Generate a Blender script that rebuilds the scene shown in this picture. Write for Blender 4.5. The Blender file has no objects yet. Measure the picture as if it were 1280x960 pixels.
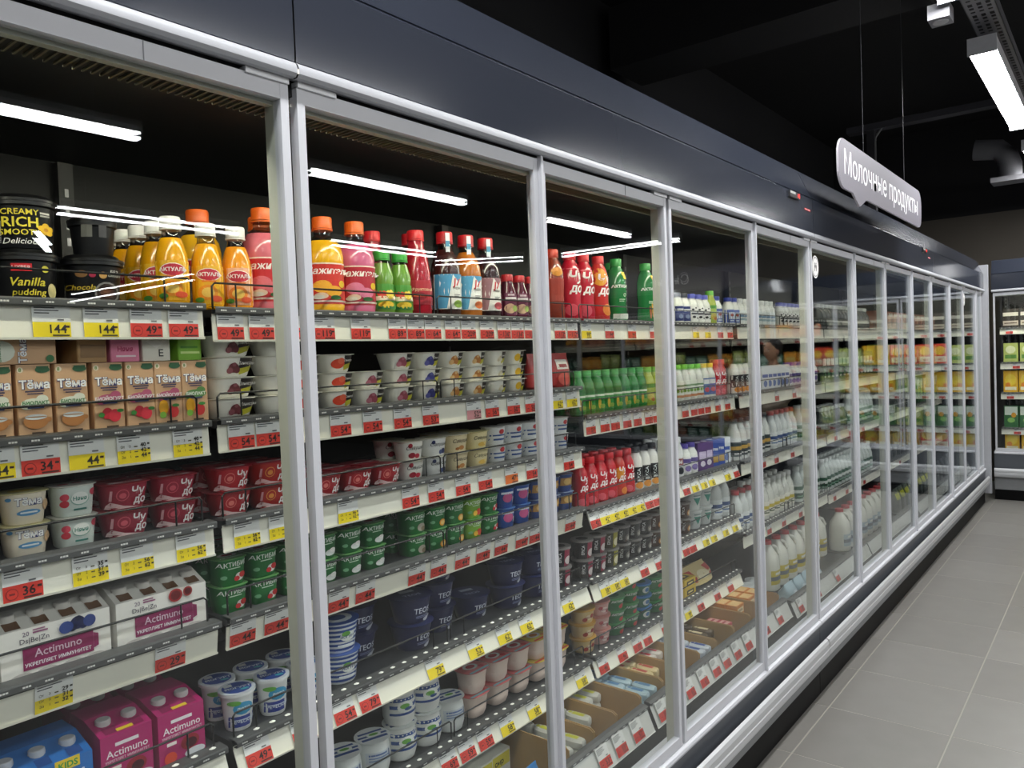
import bpy, math, random
from math import sin, cos, pi, radians
from mathutils import Vector, Matrix

# ---------------------------------------------------------------- camera, world, exposure
sc = bpy.context.scene
COL = sc.collection
cam_d = bpy.data.cameras.new('camera')
cam = bpy.data.objects.new('camera', cam_d); COL.objects.link(cam)
cam_d.sensor_width = 36.0; cam_d.sensor_fit = 'HORIZONTAL'; cam_d.lens = 966.45 / 1280 * 36.0
cam_d.clip_start = 0.02
F_ = Vector((-0.62312627, 0.78149281, -0.03134708)); R_ = Vector((0.78206041, 0.62207722, -0.03743587)); U_ = Vector((0.00975556, 0.04784259, 0.99880725))
cam.matrix_world = Matrix(((R_.x, U_.x, -F_.x, 1.0095), (R_.y, U_.y, -F_.y, 0.0), (R_.z, U_.z, -F_.z, 1.4356), (0, 0, 0, 1)))
sc.camera = cam
w = bpy.data.worlds.new('world'); sc.world = w; w.use_nodes = True
w.node_tree.nodes['Background'].inputs[0].default_value = (0.55, 0.6, 0.7, 1)
w.node_tree.nodes['Background'].inputs[1].default_value = 0.02
sc.view_settings.view_transform = 'Standard'; sc.view_settings.look = 'None'
sc.view_settings.exposure = 0.0; sc.view_settings.gamma = 1.0; sc.view_settings.use_curve_mapping = False
sc.cycles.max_bounces = 10; sc.cycles.diffuse_bounces = 4; sc.cycles.glossy_bounces = 5
sc.cycles.transparent_max_bounces = 24; sc.cycles.transmission_bounces = 6
sc.cycles.sample_clamp_indirect = 6.0
CEIL_E = 60.0      # diffusers of the ceiling lamps
LED_E = 43.0       # led tubes inside the cabinets
random.seed(7)

# ---------------------------------------------------------------- materials
_M = {}
def lin(c):
    c = c / 255.0
    return c / 12.92 if c <= 0.04045 else ((c + 0.055) / 1.055) ** 2.4
def rgb(h):
    return (lin(int(h[0:2], 16)), lin(int(h[2:4], 16)), lin(int(h[4:6], 16)), 1)
def M(hexc, rough=0.5, metal=0.0, emit=0.0, var=0.06, scale=40.0, bump=0.0, coat=0.0, spec=0.5):
    k = (hexc, rough, metal, emit, var, scale, bump, coat, spec)
    if k in _M: return _M[k]
    m = bpy.data.materials.new('paint_' + hexc); m.use_nodes = True
    nt = m.node_tree; b = nt.nodes['Principled BSDF']
    c = rgb(hexc)
    b.inputs['Roughness'].default_value = rough; b.inputs['Metallic'].default_value = metal
    b.inputs['Coat Weight'].default_value = coat
    b.inputs['Base Color'].default_value = c; b.inputs['Specular IOR Level'].default_value = spec
    if var:
        tc = nt.nodes.new('ShaderNodeTexCoord'); nz = nt.nodes.new('ShaderNodeTexNoise'); nz.inputs['Scale'].default_value = scale
        nz.inputs['Detail'].default_value = 3
        mx = nt.nodes.new('ShaderNodeMix'); mx.data_type = 'RGBA'
        mx.inputs[6].default_value = tuple(min(1, x * (1 - var)) for x in c[:3]) + (1,)
        mx.inputs[7].default_value = tuple(min(1, x * (1 + var)) for x in c[:3]) + (1,)
        nt.links.new(tc.outputs['Object'], nz.inputs['Vector']); nt.links.new(nz.outputs['Fac'], mx.inputs[0])
        nt.links.new(mx.outputs[2], b.inputs['Base Color'])
        if bump:
            bp = nt.nodes.new('ShaderNodeBump'); bp.inputs['Strength'].default_value = bump; bp.inputs['Distance'].default_value = 0.002
            nt.links.new(nz.outputs['Fac'], bp.inputs['Height']); nt.links.new(bp.outputs['Normal'], b.inputs['Normal'])
    if emit:
        b.inputs['Emission Color'].default_value = c; b.inputs['Emission Strength'].default_value = emit
    _M[k] = m
    return m
def clear(name, tint, r0=0.04, base=0.0, gain=1.0, rough=0.0):
    """thin clear sheet: transparent mixed with a mirror by its Fresnel term"""
    if name in _M: return _M[name]
    m = bpy.data.materials.new(name); m.use_nodes = True
    nt = m.node_tree; nt.nodes.clear()
    out = nt.nodes.new('ShaderNodeOutputMaterial'); mix = nt.nodes.new('ShaderNodeMixShader')
    tr = nt.nodes.new('ShaderNodeBsdfTransparent'); tr.inputs[0].default_value = tint
    gl = nt.nodes.new('ShaderNodeBsdfGlossy'); gl.inputs['Roughness'].default_value = rough
    gl.inputs['Color'].default_value = (0.94, 0.97, 1, 1)
    g = nt.nodes.new('ShaderNodeNewGeometry'); d = nt.nodes.new('ShaderNodeVectorMath'); d.operation = 'DOT_PRODUCT'
    nt.links.new(g.outputs['Incoming'], d.inputs[0]); nt.links.new(g.outputs['Normal'], d.inputs[1])
    def mth(op, a, b=None):
        n = nt.nodes.new('ShaderNodeMath'); n.operation = op
        for i, v in enumerate((a, b)):
            if v is None: continue
            if isinstance(v, (int, float)): n.inputs[i].default_value = v
            else: nt.links.new(v, n.inputs[i])
        return n.outputs[0]
    ab = mth('ABSOLUTE', d.outputs['Value']); om = mth('SUBTRACT', 1.0, ab); p5 = mth('POWER', om, 5.0)
    f = mth('ADD', mth('MULTIPLY', p5, (1 - r0) * gain), r0 + base)
    f = mth('MINIMUM', f, 1.0)
    nt.links.new(f, mix.inputs[0]); nt.links.new(tr.outputs[0], mix.inputs[1]); nt.links.new(gl.outputs[0], mix.inputs[2])
    nt.links.new(mix.outputs[0], out.inputs[0])
    _M[name] = m
    return m
GLASS = clear('door_glass', (0.94, 0.955, 0.95, 1), 0.035)
PET = clear('clear_plastic', (0.55, 0.53, 0.5, 1), 0.05)

# ---------------------------------------------------------------- mesh builder
class B:
    def __init__(s): s.v = []; s.f = []; s.m = []; s.sm = []; s.mats = []
    def mi(s, m):
        if m not in s.mats: s.mats.append(m)
        return s.mats.index(m)
    def add(s, vs, fs, m, smooth=False):
        o = len(s.v); s.v += [tuple(x) for x in vs]; i = s.mi(m)
        for f in fs: s.f.append(tuple(o + k for k in f)); s.m.append(i); s.sm.append(smooth)
        return s
    def box(s, x0, x1, y0, y1, z0, z1, m):
        vs = [(x, y, z) for x in (x0, x1) for y in (y0, y1) for z in (z0, z1)]
        return s.add(vs, [(0, 1, 3, 2), (4, 6, 7, 5), (0, 4, 5, 1), (2, 3, 7, 6), (0, 2, 6, 4), (1, 5, 7, 3)], m)
    def extrude_y(s, prof, y0, y1, m, closed=False, caps=False, smooth=False):
        n = len(prof); vs = [(x, y0, z) for x, z in prof] + [(x, y1, z) for x, z in prof]
        r = n if closed else n - 1
        s.add(vs, [(i, (i + 1) % n, n + (i + 1) % n, n + i) for i in range(r)], m, smooth)
        if caps: s.add(vs, [tuple(range(n - 1, -1, -1)), tuple(range(n, 2 * n))], m)
        return s
    def tube(s, pts, r, m, n=6, smooth=True):
        P = [Vector(p) for p in pts]; rings = []
        for i, p in enumerate(P):
            t = (P[min(i + 1, len(P) - 1)] - P[max(i - 1, 0)]).normalized()
            a = t.cross(Vector((0, 0, 1)))
            if a.length < 1e-3: a = t.cross(Vector((1, 0, 0)))
            a.normalize(); b = t.cross(a)
            rings += [p + (a * cos(2 * pi * k / n) + b * sin(2 * pi * k / n)) * r for k in range(n)]
        fs = []
        for i in range(len(P) - 1):
            for k in range(n):
                fs.append((i * n + k, i * n + (k + 1) % n, (i + 1) * n + (k + 1) % n, (i + 1) * n + k))
        s.add(rings, fs, m, smooth)
        s.add(rings, [tuple(range(n - 1, -1, -1)), tuple(range(len(rings) - n, len(rings)))], m)
        return s
    def ring(s, hw, hd, e, n):
        out = []
        if e == 0:
            c = min(hw, hd) * 0.06
            return [(hd, -hw + c), (hd, hw - c), (hd - c, hw), (-hd + c, hw), (-hd, hw - c), (-hd, -hw + c), (-hd + c, -hw), (hd - c, -hw)]
        for k in range(n):
            a = 2 * pi * k / n
            ca, sa = cos(a), sin(a)
            out.append((hd * math.copysign(abs(ca) ** (2 / e), ca), hw * math.copysign(abs(sa) ** (2 / e), sa)))
        return out
    def loft(s, prof, m, e=2, n=20, cap0=True, cap1=True, mats=None, ox=0, oy=0):
        """prof: (z, half width along y, half depth along x); mats: [(z limit, material)]"""
        k = 8 if e == 0 else n
        vs = []
        for z, hw, hd in prof: vs += [(x + ox, y + oy, z) for x, y in s.ring(hw, hd, e, n)]
        for i in range(len(prof) - 1):
            zc = (prof[i][0] + prof[i + 1][0]) / 2; mm = m
            for zl, q in (mats or ()):
                if zc < zl: mm = q; break
            band = vs[i * k:(i + 2) * k]
            s.add(band, [(j, (j + 1) % k, k + (j + 1) % k, k + j) for j in range(k)], mm, e != 0)
        if cap0: s.add(vs[:k], [tuple(range(k - 1, -1, -1))], (mats or [(0, m)])[0][1])
        if cap1: s.add(vs[-k:], [tuple(range(k))], m)
        return s
    def mesh(s, name):
        me = bpy.data.meshes.new(name); me.from_pydata(s.v, [], s.f)
        for m in s.mats: me.materials.append(m)
        me.polygons.foreach_set('material_index', s.m); me.polygons.foreach_set('use_smooth', s.sm)
        me.update()
        if any(s.sm):     # merge rings of neighbouring bands so smooth shading runs through
            import bmesh
            bm = bmesh.new(); bm.from_mesh(me)
            bmesh.ops.remove_doubles(bm, verts=[v for v in bm.verts if any(f.smooth for f in v.link_faces)], dist=1e-6)
            for e in bm.edges:
                if len(e.link_faces) == 2 and e.calc_face_angle(0) > 0.6: e.smooth = False
            bm.to_mesh(me); bm.free()
        return me
def obj(name, me, parent=None, loc=None, rz=0.0, **props):
    if isinstance(me, B): me = me.mesh(name)
    o = bpy.data.objects.new(name, me); COL.objects.link(o)
    if parent: o.parent = parent
    if loc: o.location = loc
    if rz: o.rotation_euler = (0, 0, rz)
    for k, v in props.items(): o[k] = v
    return o

# ---------------------------------------------------------------- lettering and flat print
_T = {}
def text_tris(s, bold=0.0):
    k = (s, bold)
    if k in _T: return _T[k]
    c = bpy.data.curves.new('lettering', 'FONT'); c.body = s; c.resolution_u = 2; c.size = 1; c.offset = bold
    o = bpy.data.objects.new('lettering', c); COL.objects.link(o)
    m = o.to_mesh()
    vs = [(v.co.x, v.co.y) for v in m.vertices]; fs = [tuple(p.vertices) for p in m.polygons]
    o.to_mesh_clear(); bpy.data.objects.remove(o); bpy.data.curves.remove(c)
    if vs:
        x0 = min(v[0] for v in vs); x1 = max(v[0] for v in vs)
        vs = [(x - (x0 + x1) / 2, y) for x, y in vs]; wd = x1 - x0
    else: wd = 0
    _T[k] = (vs, fs, wd)
    return _T[k]
def art(b, items, surf, lift0=0.0006, step=0.00022, seg=0.01, rough=0.45):
    """flat print: rectangles, discs, polygons and letters laid on a surface, surf(u, v, lift)"""
    for i, it in enumerate(items):
        L = lift0 + i * step; kind = it[0]; m = M(it[-1], rough, var=0.03)
        if kind == 'r':
            u0, v0, u1, v1 = it[1:5]; n = max(1, int(abs(u1 - u0) / seg + 0.99)); k = max(1, int(abs(v1 - v0) / 0.02 + 0.99))
            vs = [(u0 + (u1 - u0) * a / n, v0 + (v1 - v0) * c / k) for c in range(k + 1) for a in range(n + 1)]
            fs = [(c * (n + 1) + a, c * (n + 1) + a + 1, (c + 1) * (n + 1) + a + 1, (c + 1) * (n + 1) + a) for c in range(k) for a in range(n)]
        elif kind == 'd':
            u, v, ru, rv = it[1:5]; n = 14; vs = [(u, v)]; fs = []
            for q in (0.5, 1.0): vs += [(u + ru * q * cos(2 * pi * a / n), v + rv * q * sin(2 * pi * a / n)) for a in range(n)]
            fs = [(0, 1 + a, 1 + (a + 1) % n) for a in range(n)] + [(1 + a, 1 + n + a, 1 + n + (a + 1) % n, 1 + (a + 1) % n) for a in range(n)]
        elif kind == 'p':
            P0 = list(it[1]); tri = [(P0[0], P0[q], P0[q + 1]) for q in range(1, len(P0) - 1)]
            for _ in range(2):
                nt_ = []
                for A, C, D in tri:
                    ac, cd, da = [((p[0] + q[0]) / 2, (p[1] + q[1]) / 2) for p, q in ((A, C), (C, D), (D, A))]
                    nt_ += [(A, ac, da), (ac, C, cd), (da, cd, D), (ac, cd, da)]
                tri = nt_
            vs = [p for t in tri for p in t]; fs = [(3 * q, 3 * q + 1, 3 * q + 2) for q in range(len(tri))]
        elif kind in 'tv':
            s, u, v, h = it[1:5]; bold = it[5] if len(it) > 6 else 0.0; sl = it[6] if len(it) > 7 else 0.0
            tv, fs, wd = text_tris(s, bold); q = h / 0.7
            if kind == 't': vs = [(u + x * q + sl * y * q, v + y * q) for x, y in tv]
            else: vs = [(u - y * q, v + x * q) for x, y in tv]
        b.add([surf(u_, v_, L) for u_, v_ in vs], fs, m)
    return b
def interp(prof, z, i):
    if z <= prof[0][0]: return prof[0][i]
    for a, c in zip(prof, prof[1:]):
        if z <= c[0]:
            t = (z - a[0]) / max(1e-9, c[0] - a[0]); return a[i] + (c[i] - a[i]) * t
    return prof[-1][i]
def side_surf(prof, e):
    def f(u, v, L):
        hw, hd = interp(prof, v, 1), interp(prof, v, 2)
        if e == 0: return (hd + L, u, v)
        t = min(0.985, abs(u) / hw); q = (1 - t ** e) ** (1 / e)
        x = hd * q; nx = q ** (e - 1) / hd; ny = math.copysign(t ** (e - 1) / hw, u); l = math.hypot(nx, ny)
        return (x + nx / l * L, u + ny / l * L, v)
    return f
def top_surf(z, slope=0.0): return lambda u, v, L: (-v, u, z + L)

# ---------------------------------------------------------------- products: one prototype of each kind
PR = {}
def proto(key, name, desc, cat, body, parts, hw, hd, pitch):
    PR[key] = dict(name=name, desc=desc, cat=cat, body=body.mesh(name), parts=[(n, p.mesh(n)) for n, p in parts], hw=hw, hd=hd, pitch=pitch)
def cup(key, name, desc, w_, d_, h, body, lid, printing, toplid=(), e=2.0, taper=0.82, lidover=0.004, lidcol=None, thick=0.0015, foot=None, cat='yogurt', rough=0.35, bulge=None, n=20, lipcol=None):
    hw, hd = w_ / 2, d_ / 2
    prof = [(0, hw * taper * .93, hd * taper * .93), (h * .06, hw * taper, hd * taper), (h * .5, hw * (1 + taper) / 2, hd * (1 + taper) / 2), (h * .93, hw, hd), (h, hw, hd)]
    if bulge: prof = [(z * h, hw * q, hd * q) for z, q in bulge]
    body_m = M(body, rough)
    mats = [(h * foot[0], M(foot[1], rough))] if foot else None
    if foot: prof = sorted(prof + [(h * foot[0], interp(prof, h * foot[0], 1), interp(prof, h * foot[0], 2))])
    b = B().loft(prof, body_m, e, n, mats=mats)
    L = B().loft([(h, hw + lidover * .6, hd + lidover * .6), (h + .0008, hw + lidover, hd + lidover), (h + thick, hw + lidover, hd + lidover)], M(lid, .3), e, n)
    if lipcol: L.loft([(h - .006, hw + .001, hd + .001), (h - .005, hw + lidover, hd + lidover), (h, hw + lidover, hd + lidover)], M(lipcol, .35), e, n)
    art(L, toplid, top_surf(h + thick), 0.0004)
    parts = [('lid', L)]
    if printing: parts.append(('printed_label', art(B(), printing, side_surf(prof, e))))
    proto(key, name, desc, cat, b, parts, hw + lidover, hd + lidover, h + thick + .0006)
def bottle(key, name, desc, prof, fill, liquid, cap, printing, e=2.0, capcol='E86A1E', capr=None, caph=0.022, cat='juice', opaque=False, n=20, capskirt=None):
    """prof: (z, r) ; clear neck above the fill line; a ribbed screw cap"""
    P = [(z, r, r) for z, r in prof]
    if not opaque: P = sorted(P + [(fill, interp(P, fill, 1), interp(P, fill, 1))])
    top = P[-1][0]; liq = M(liquid, .18, coat=.5)
    b = B().loft(P, liq if opaque else PET, e, n, mats=None if opaque else [(fill, liq)], cap1=opaque)
    if not opaque: b.loft([(fill - .001, interp(P, fill, 1) * .97, interp(P, fill, 1) * .97), (fill, interp(P, fill, 1) * .97, interp(P, fill, 1) * .97)], liq, e, n)
    cr = capr or P[-1][1] * 1.12
    c = B().loft([(top - caph * .25, cr, cr), (top + caph * .62, cr, cr), (top + caph * .75, cr * .93, cr * .93)], M(capcol, .4), 2, 16)
    c.loft([(top - caph * .42, cr * 1.04, cr * 1.04), (top - caph * .3, cr * 1.04, cr * 1.04)], M(capcol, .4), 2, 16)
    parts = [('cap', c)]
    if capskirt: parts.append(('paper_seal', art(B(), [('r', -.006, top - .04, .006, top + caph * .6, 'E8EEF2'), ('r', -.006, top - .02, .006, top - .005, '5AA0C8')], lambda u, v, L: (cr + .0012 + L, u, v))))
    if printing: parts.append(('printed_label', art(B(), printing, side_surf(P, e), 0.0008)))
    proto(key, name, desc, cat, b, parts, max(p[1] for p in prof), max(p[1] for p in prof), top + caph)
def carton(key, name, desc, w_, d_, h, col, printing, cat='carton', extra=None, top=None, rough=.5):
    prof = [(0, w_ / 2, d_ / 2), (h, w_ / 2, d_ / 2)]
    b = B().loft(prof, M(col, rough), 0)
    parts = []
    if printing: parts.append(('printed_label', art(B(), printing, side_surf(prof, 0))))
    if top: parts.append(('printed_top', art(B(), top, top_surf(h), 0.0004)))
    if extra: parts += extra
    proto(key, name, desc, cat, b, parts, w_ / 2, d_ / 2, h + .0008)
def leafs(u, v, s=.004, c='3E8A3A'): return [('d', u - s, v, s, s * .5, c), ('d', u + s, v, s, s * .5, c)]
def berry(u, v, r, c, c2):
    return [('d', u, v, r, r * .9, c), ('d', u - r * .7, v - r * .5, r * .6, r * .55, c2), ('d', u + r * .7, v - r * .4, r * .6, r * .6, c), ('d', u + r * .1, v + r * .6, r * .4, r * .35, c2)]

# tubs of pudding
def tub(key, desc, printing, h=.078, r=.047):
    P = [(0, r * .82, r * .82), (.004, r * .86, r * .86), (h - .012, r * .97, r * .97), (h - .01, r * 1.07, r * 1.07), (h - .003, r * 1.07, r * 1.07)]
    b = B().loft(P, M('15161A', .35), 2, 28)
    L = B().loft([(h - .004, r * 1.1, r * 1.1), (h, r * 1.1, r * 1.1), (h + .001, r * 1.02, r * 1.02), (h - .001, r * .98, r * .98), (h + .006, r * .9, r * .9), (h + .008, r * .84, r * .84)], M('0C0C0E', .3), 2, 28)
    proto(key, 'pudding_tub', desc, 'pudding', b, [('lid', L), ('printed_label', art(B(), printing, side_surf(P, 2)))], r * 1.1, r * 1.1, h + .009)
tub('tub_vanilla', 'black vanilla pudding tub', [('r', -.02, .05, .008, .062, 'C8202C'), ('t', 'HYPER', -.006, .0528, .0062, .0, 'F4E8E8'), ('d', .026, .054, .005, .0055, 'D8CF4A'),
    ('t', 'Vanilla', 0, .027, .013, .015, .25, 'DCCB3C'), ('t', 'pudding', .003, .012, .010, .01, .15, 'DCCB3C'), ('d', .034, .02, .006, .012, 'EFE0A0')])
tub('tub_cream', 'black creamy vanilla pudding tub', [('r', -.041, .008, -.031, .042, 'D5D5D0')] + [('r', -.041, .009 + k * .004, -.031, .0105 + k * .004, '2a2a2a') for k in range(8)] +
    [('r', -.041, .046, -.03, .05, 'B5303C'), ('t', 'CREAMY', -.005, .052, .009, .01, 'DCCB3C'), ('t', 'RICH', -.005, .033, .015, .02, 'DCCB3C'), ('t', 'SMOOTH', -.005, .02, .009, .01, 'DCCB3C'), ('t', 'Delicious', -.004, .006, .009, 0, .25, 'F0F0EA')] +
    [('d', .027 + .006 * cos(a), .03 + .006 * sin(a), .0045, .0045, 'E8B81C') for a in (0.3, 1.55, 2.8, 4.1, 5.4)] + [('d', .027, .03, .003, .003, 'C98A10'), ('r', .02, .054, .032, .057, 'C8C8C0'), ('r', .02, .05, .032, .0525, 'A8A8A0')])
tub('tub_choc', 'black chocolate pudding tub', [('d', -.02, .052, .009, .006, '7C5A34'), ('d', -.004, .05, .005, .004, 'A02848'), ('d', .012, .05, .006, .006, 'C49A5A'), ('t', 'БЕЗ', .03, .054, .005, .01, 'EDEDE8'), ('t', 'САХАРА', .03, .048, .0035, .01, 'D0D0C8'),
    ('t', 'Chocolate', -.016, .025, .009, .01, .2, 'C9B03A'), ('d', .017, .02, .019, .019, '8E8E8C'), ('d', .017, .02, .016, .016, '2B1A12'), ('d', .017, .021, .011, .009, '5A3420'), ('d', .016, .024, .006, .004, '7A4C30')])
tub('tub_small', 'small black pudding tub behind', [('r', -.02, .03, -.004, .05, '6A6A66'), ('r', .006, .03, .018, .05, '56565A')], h=.06, r=.036)

# drink bottles
big = [(0, .036), (.004, .041), (.02, .0435), (.024, .042), (.03, .043), (.1, .043), (.106, .0445), (.13, .0445), (.148, .041), (.162, .033), (.172, .023), (.176, .019), (.198, .019)]
def whey(key, desc, liquid, lab, fruit):
    bottle(key, 'whey_drink_bottle', desc, big, .163, liquid, None, [('r', -.041, .022, .041, .112, lab), ('r', -.041, .109, .041, .112, 'F0D8C8'), ('t', 'Мажитэль', .001, .088, .014, .02, .2, 'FAF4EE')] +
           [('d', -.012, .06, .02, .014, fruit), ('d', .012, .05, .018, .012, fruit), ('d', -.015, .04, .014, .007, 'E8C8B0'), ('d', .03, .066, .007, .008, 'E8C020'), ('r', -.041, .026, .041, .03, 'E9D2C8'), ('d', .015, .036, .012, .005, '3E7A38'), ('d', -.02, .037, .012, .005, 'D8D2C8')], capcol='E8681C', capr=.0225, caph=.025)
whey('whey_pink', 'big pink whey drink bottle', 'D8707C', 'CC2A30', 'E0707A')
whey('whey_mango', 'big yellow whey drink bottle', 'E8B020', 'D03428', 'F2B030')
whey('whey_rose', 'big rose whey drink bottle', 'CC6488', 'B8283C', 'E080A0')
small = [(0, .023), (.004, .0275), (.02, .029), (.08, .029), (.1, .027), (.12, .022), (.132, .0165), (.138, .0155), (.152, .0155)]
def juice(key, desc, liquid, lab, fruit):
    bottle(key, 'juice_bottle', desc, small, .128, liquid, None, [('r', -.0275, .012, .0275, .085, lab), ('d', 0, .068, .021, .0125, 'FCEFE8'), ('d', 0, .068, .0195, .011, 'C4243C'), ('t', 'АКТУАЛЬ', 0, .0652, .0066, .03, 'FFF6F0'), ('r', -.012, .054, .012, .057, 'E8781C'),
        ('d', -.002, .034, .017, .015, fruit), ('d', -.002, .034, .011, .0095, 'F8CC60'), ('d', .012, .022, .01, .006, 'E05428'), ('d', -.016, .02, .007, .005, '4E8A34')], capcol='F0F0EC', capr=.0185, caph=.021)
juice('juice_yellow', 'yellow juice bottle with white cap', 'EAA614', 'EEB41C', 'F0941C')
juice('juice_peach', 'orange juice bottle with peach label', 'F09A1C', 'F2B48C', 'EE8A30')
bottle('green_small', 'smoothie_bottle', 'small green smoothie bottle', [(0, .024), (.006, .028), (.04, .0285), (.065, .024), (.09, .027), (.105, .024), (.125, .018), (.14, .016)], .125, '6C9A3C', None,
       [('r', -.026, .015, .026, .075, '4E9A38'), ('d', -.006, .055, .014, .014, 'D8402C'), ('d', .01, .05, .01, .012, 'F0D040'), ('r', -.024, .036, .024, .046, 'F2E8C8'), ('d', 0, .026, .018, .008, 'E8C030'), ('r', -.02, .016, .02, .022, '2E7A3C')], capcol='3AA63C', capr=.0195, caph=.02)
bottle('red_small', 'smoothie_bottle', 'small dark smoothie bottle with red cap', [(0, .022), (.005, .026), (.06, .026), (.08, .024), (.1, .017), (.115, .015)], .11, '55182C', None,
       [('r', -.0245, .012, .0245, .075, '6A2848'), ('d', -.004, .03, .016, .014, 'D8B090'), ('d', .01, .03, .008, .009, 'A8C060'), ('r', -.016, .056, .016, .062, 'E8E0E0'), ('r', -.01, .066, .01, .071, 'C8B0B8')], capcol='C02830', capr=.017, caph=.017)
bottle('red_tall', 'smoothie_bottle', 'tall red fruit drink bottle', [(0, .032), (.005, .035), (.02, .036), (.07, .036), (.11, .034), (.15, .029), (.175, .021), (.19, .019), (.2, .019)], .2, 'A81A2C', None,
       [('r', -.034, .03, .034, .09, 'B42434'), ('d', -.006, .05, .018, .01, '8C1828'), ('t', 'Фруктовый', .002, .064, .007, .02, .2, 'F0C8A0'), ('r', -.02, .05, .02, .053, 'E86830')], capcol='D8242C', capr=.021, caph=.022, opaque=True)
j7 = [(0, .036), (.005, .039), (.1, .039), (.115, .04), (.14, .037), (.16, .03), (.178, .02), (.185, .018), (.205, .018)]
def fresh(key, desc, liq, a, c):
    bottle(key, 'juice_bottle', desc, j7, .178, liq, None, [('r', -.0375, .022, .0375, .112, 'F2F2EE'), ('p', [(-.0365, .112), (.004, .112), (-.014, .024), (-.0365, .024)], a), ('p', [(.004, .112), (.0365, .112), (.02, .092)], a), ('t', 'J7', .014, .083, .018, .03, .1, 'D0202C'), ('t', 'FRESH', .014, .073, .006, .02, '3A2A20'), ('d', .018, .035, .014, .01, c), ('r', .006, .058, .024, .06, '888888'), ('r', .006, .054, .02, .056, '888888')], capcol='C41E28', capr=.0215, caph=.026, capskirt=True)
fresh('j7_blue', 'dark juice bottle with blue label', '3A1A14', '4E9CC8', '9AC050')
fresh('j7_orange', 'amber juice bottle with blue label', 'B86A1E', '58A4CC', 'E87838')
fresh('j7_pink', 'dark juice bottle with rose label', '2A1016', '9A7078', 'D05860')
def tall(key, desc, col, cap, txts, extra=(), name='yogurt_drink_bottle'):
    bottle(key, name, desc, [(0, .032), (.006, .036), (.03, .0365), (.07, .032), (.11, .034), (.15, .034), (.178, .027), (.192, .019), (.205, .018)], .2, col, None, list(extra) + txts, capcol=cap, capr=.0205, caph=.022, cat='yogurt drink', opaque=True)
chu = [('t', 'Чу', .004, .128, .03, .03, .2, 'FBF2F2'), ('t', 'до', .004, .092, .026, .03, .2, 'FBF2F2')]
tall('chudo_big', 'tall red drinkable yogurt bottle', 'C01E34', 'D02430', chu, [('d', -.012, .035, .02, .02, 'D8485A'), ('r', -.03, .165, .03, .168, 'E86878')])
tall('chudo_mango', 'tall red and yellow drinkable yogurt bottle', 'C8302C', 'D02430', chu, [('d', -.01, .15, .026, .03, 'E8A020'), ('d', .012, .04, .02, .02, 'E88A28')])
tall('chudo_dark', 'tall amber drinkable yogurt bottle', '8A3420', 'C83A24', [('r', -.03, .06, .03, .13, 'A03424'), ('d', 0, .15, .02, .014, 'D88A28')])
akt = [('t', 'АКТИБИО', .002, .12, .0095, .03, 'F4FAF2'), ('d', .012, .095, .006, .006, 'D8E8D0'), ('d', .012, .095, .0045, .0045, '1E7A38'), ('r', -.01, .078, .012, .081, 'B8DCB8'), ('r', -.01, .072, .008, .075, 'B8DCB8')]
tall('aktibio_big', 'tall green drinkable yogurt bottle', '1E7A38', '2E9A44', akt, [('p', [(.0, .175), (.018, .175), (.026, .15), (.012, .15)], 'E8C42C'), ('r', -.03, .0, .03, .03, 'D8E4D8')])
tall('aktibio_wheat', 'tall green drinkable yogurt bottle with wheat', '1E7A38', '2E9A44', akt, [('p', [(.0, .175), (.018, .175), (.026, .15), (.012, .15)], 'E8C42C'), ('d', .004, .05, .004, .03, 'D8A848'), ('d', .012, .045, .0035, .024, 'C89838'), ('d', -.006, .04, .004, .024, 'B86830')])
tall('white_tall', 'tall pale kefir bottle', 'DDE2DC', 'E8E8E4', [('r', -.03, .05, .03, .11, 'C8D0C8'), ('r', -.02, .09, .02, .1, '4A8A5A'), ('d', 0, .07, .012, .012, '88A890')])
milk_s = [(0, .024), (.004, .028), (.07, .028), (.085, .026), (.1, .018), (.112, .0165)]
def kefir(key, desc, lab, cap, p, k=1.0, body='E6E8E2'):
    p = [tuple(list(q[:2]) + [q[2] * k, q[3], q[4] * k] + list(q[5:])) if q[0] == 'r' else tuple(list(q[:2]) + [q[2] * k] + list(q[3:])) for q in p]
    bottle(key, 'kefir_bottle', desc, [(z * k, r) for z, r in milk_s], .1 * k, body, None, [('r', -.0265, .012 * k, .0265, .07 * k, lab)] + p, capcol=cap, capr=.018, caph=.016, cat='kefir', opaque=True)
kefir('kefir_cow', 'small white bottle with black spots', 'F0F0EE', '5A60C0', [('d', -.01, .06, .005, .004, '1A1A1E'), ('d', .012, .05, .005, .006, '1A1A1E'), ('d', -.006, .03, .007, .005, '1A1A1E'), ('d', .01, .025, .004, .004, '1A1A1E'), ('r', -.016, .04, .016, .047, '3A3A44'), ('d', .002, .066, .004, .003, '1A1A1E')])
kefir('kefir_blue', 'small kefir bottle with blue label', '3450A0', '28389A', [('r', -.014, .028, .014, .058, 'D8E0E8'), ('d', 0, .046, .008, .007, 'A04838'), ('r', -.01, .018, .01, .024, 'B8C8E0')])
kefir('kefir_dark', 'small bottle with dark blue label', '2A3878', '1A2030', [('r', -.02, .05, .02, .06, 'E0E4EA'), ('d', .0, .03, .01, .009, '8898C0')])
kefir('kefir_white', 'small white kefir bottle', 'DDE4E4', 'E4E8E6', [('r', -.02, .04, .02, .05, '6888A8'), ('r', -.02, .024, .02, .034, '98B0B8')])
kefir('drink_green', 'small green yogurt drink bottle', '2E8E3C', '3A9A48', k=1.18, body='2E8038', p=[('r', -.0265, .058, .0265, .07, '1E6E30'), ('r', -.02, .05, .02, .0555, 'E8F0E0'), ('d', -.004, .03, .005, .018, 'D8B848'), ('d', .008, .022, .012, .007, '9AB848')])
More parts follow.
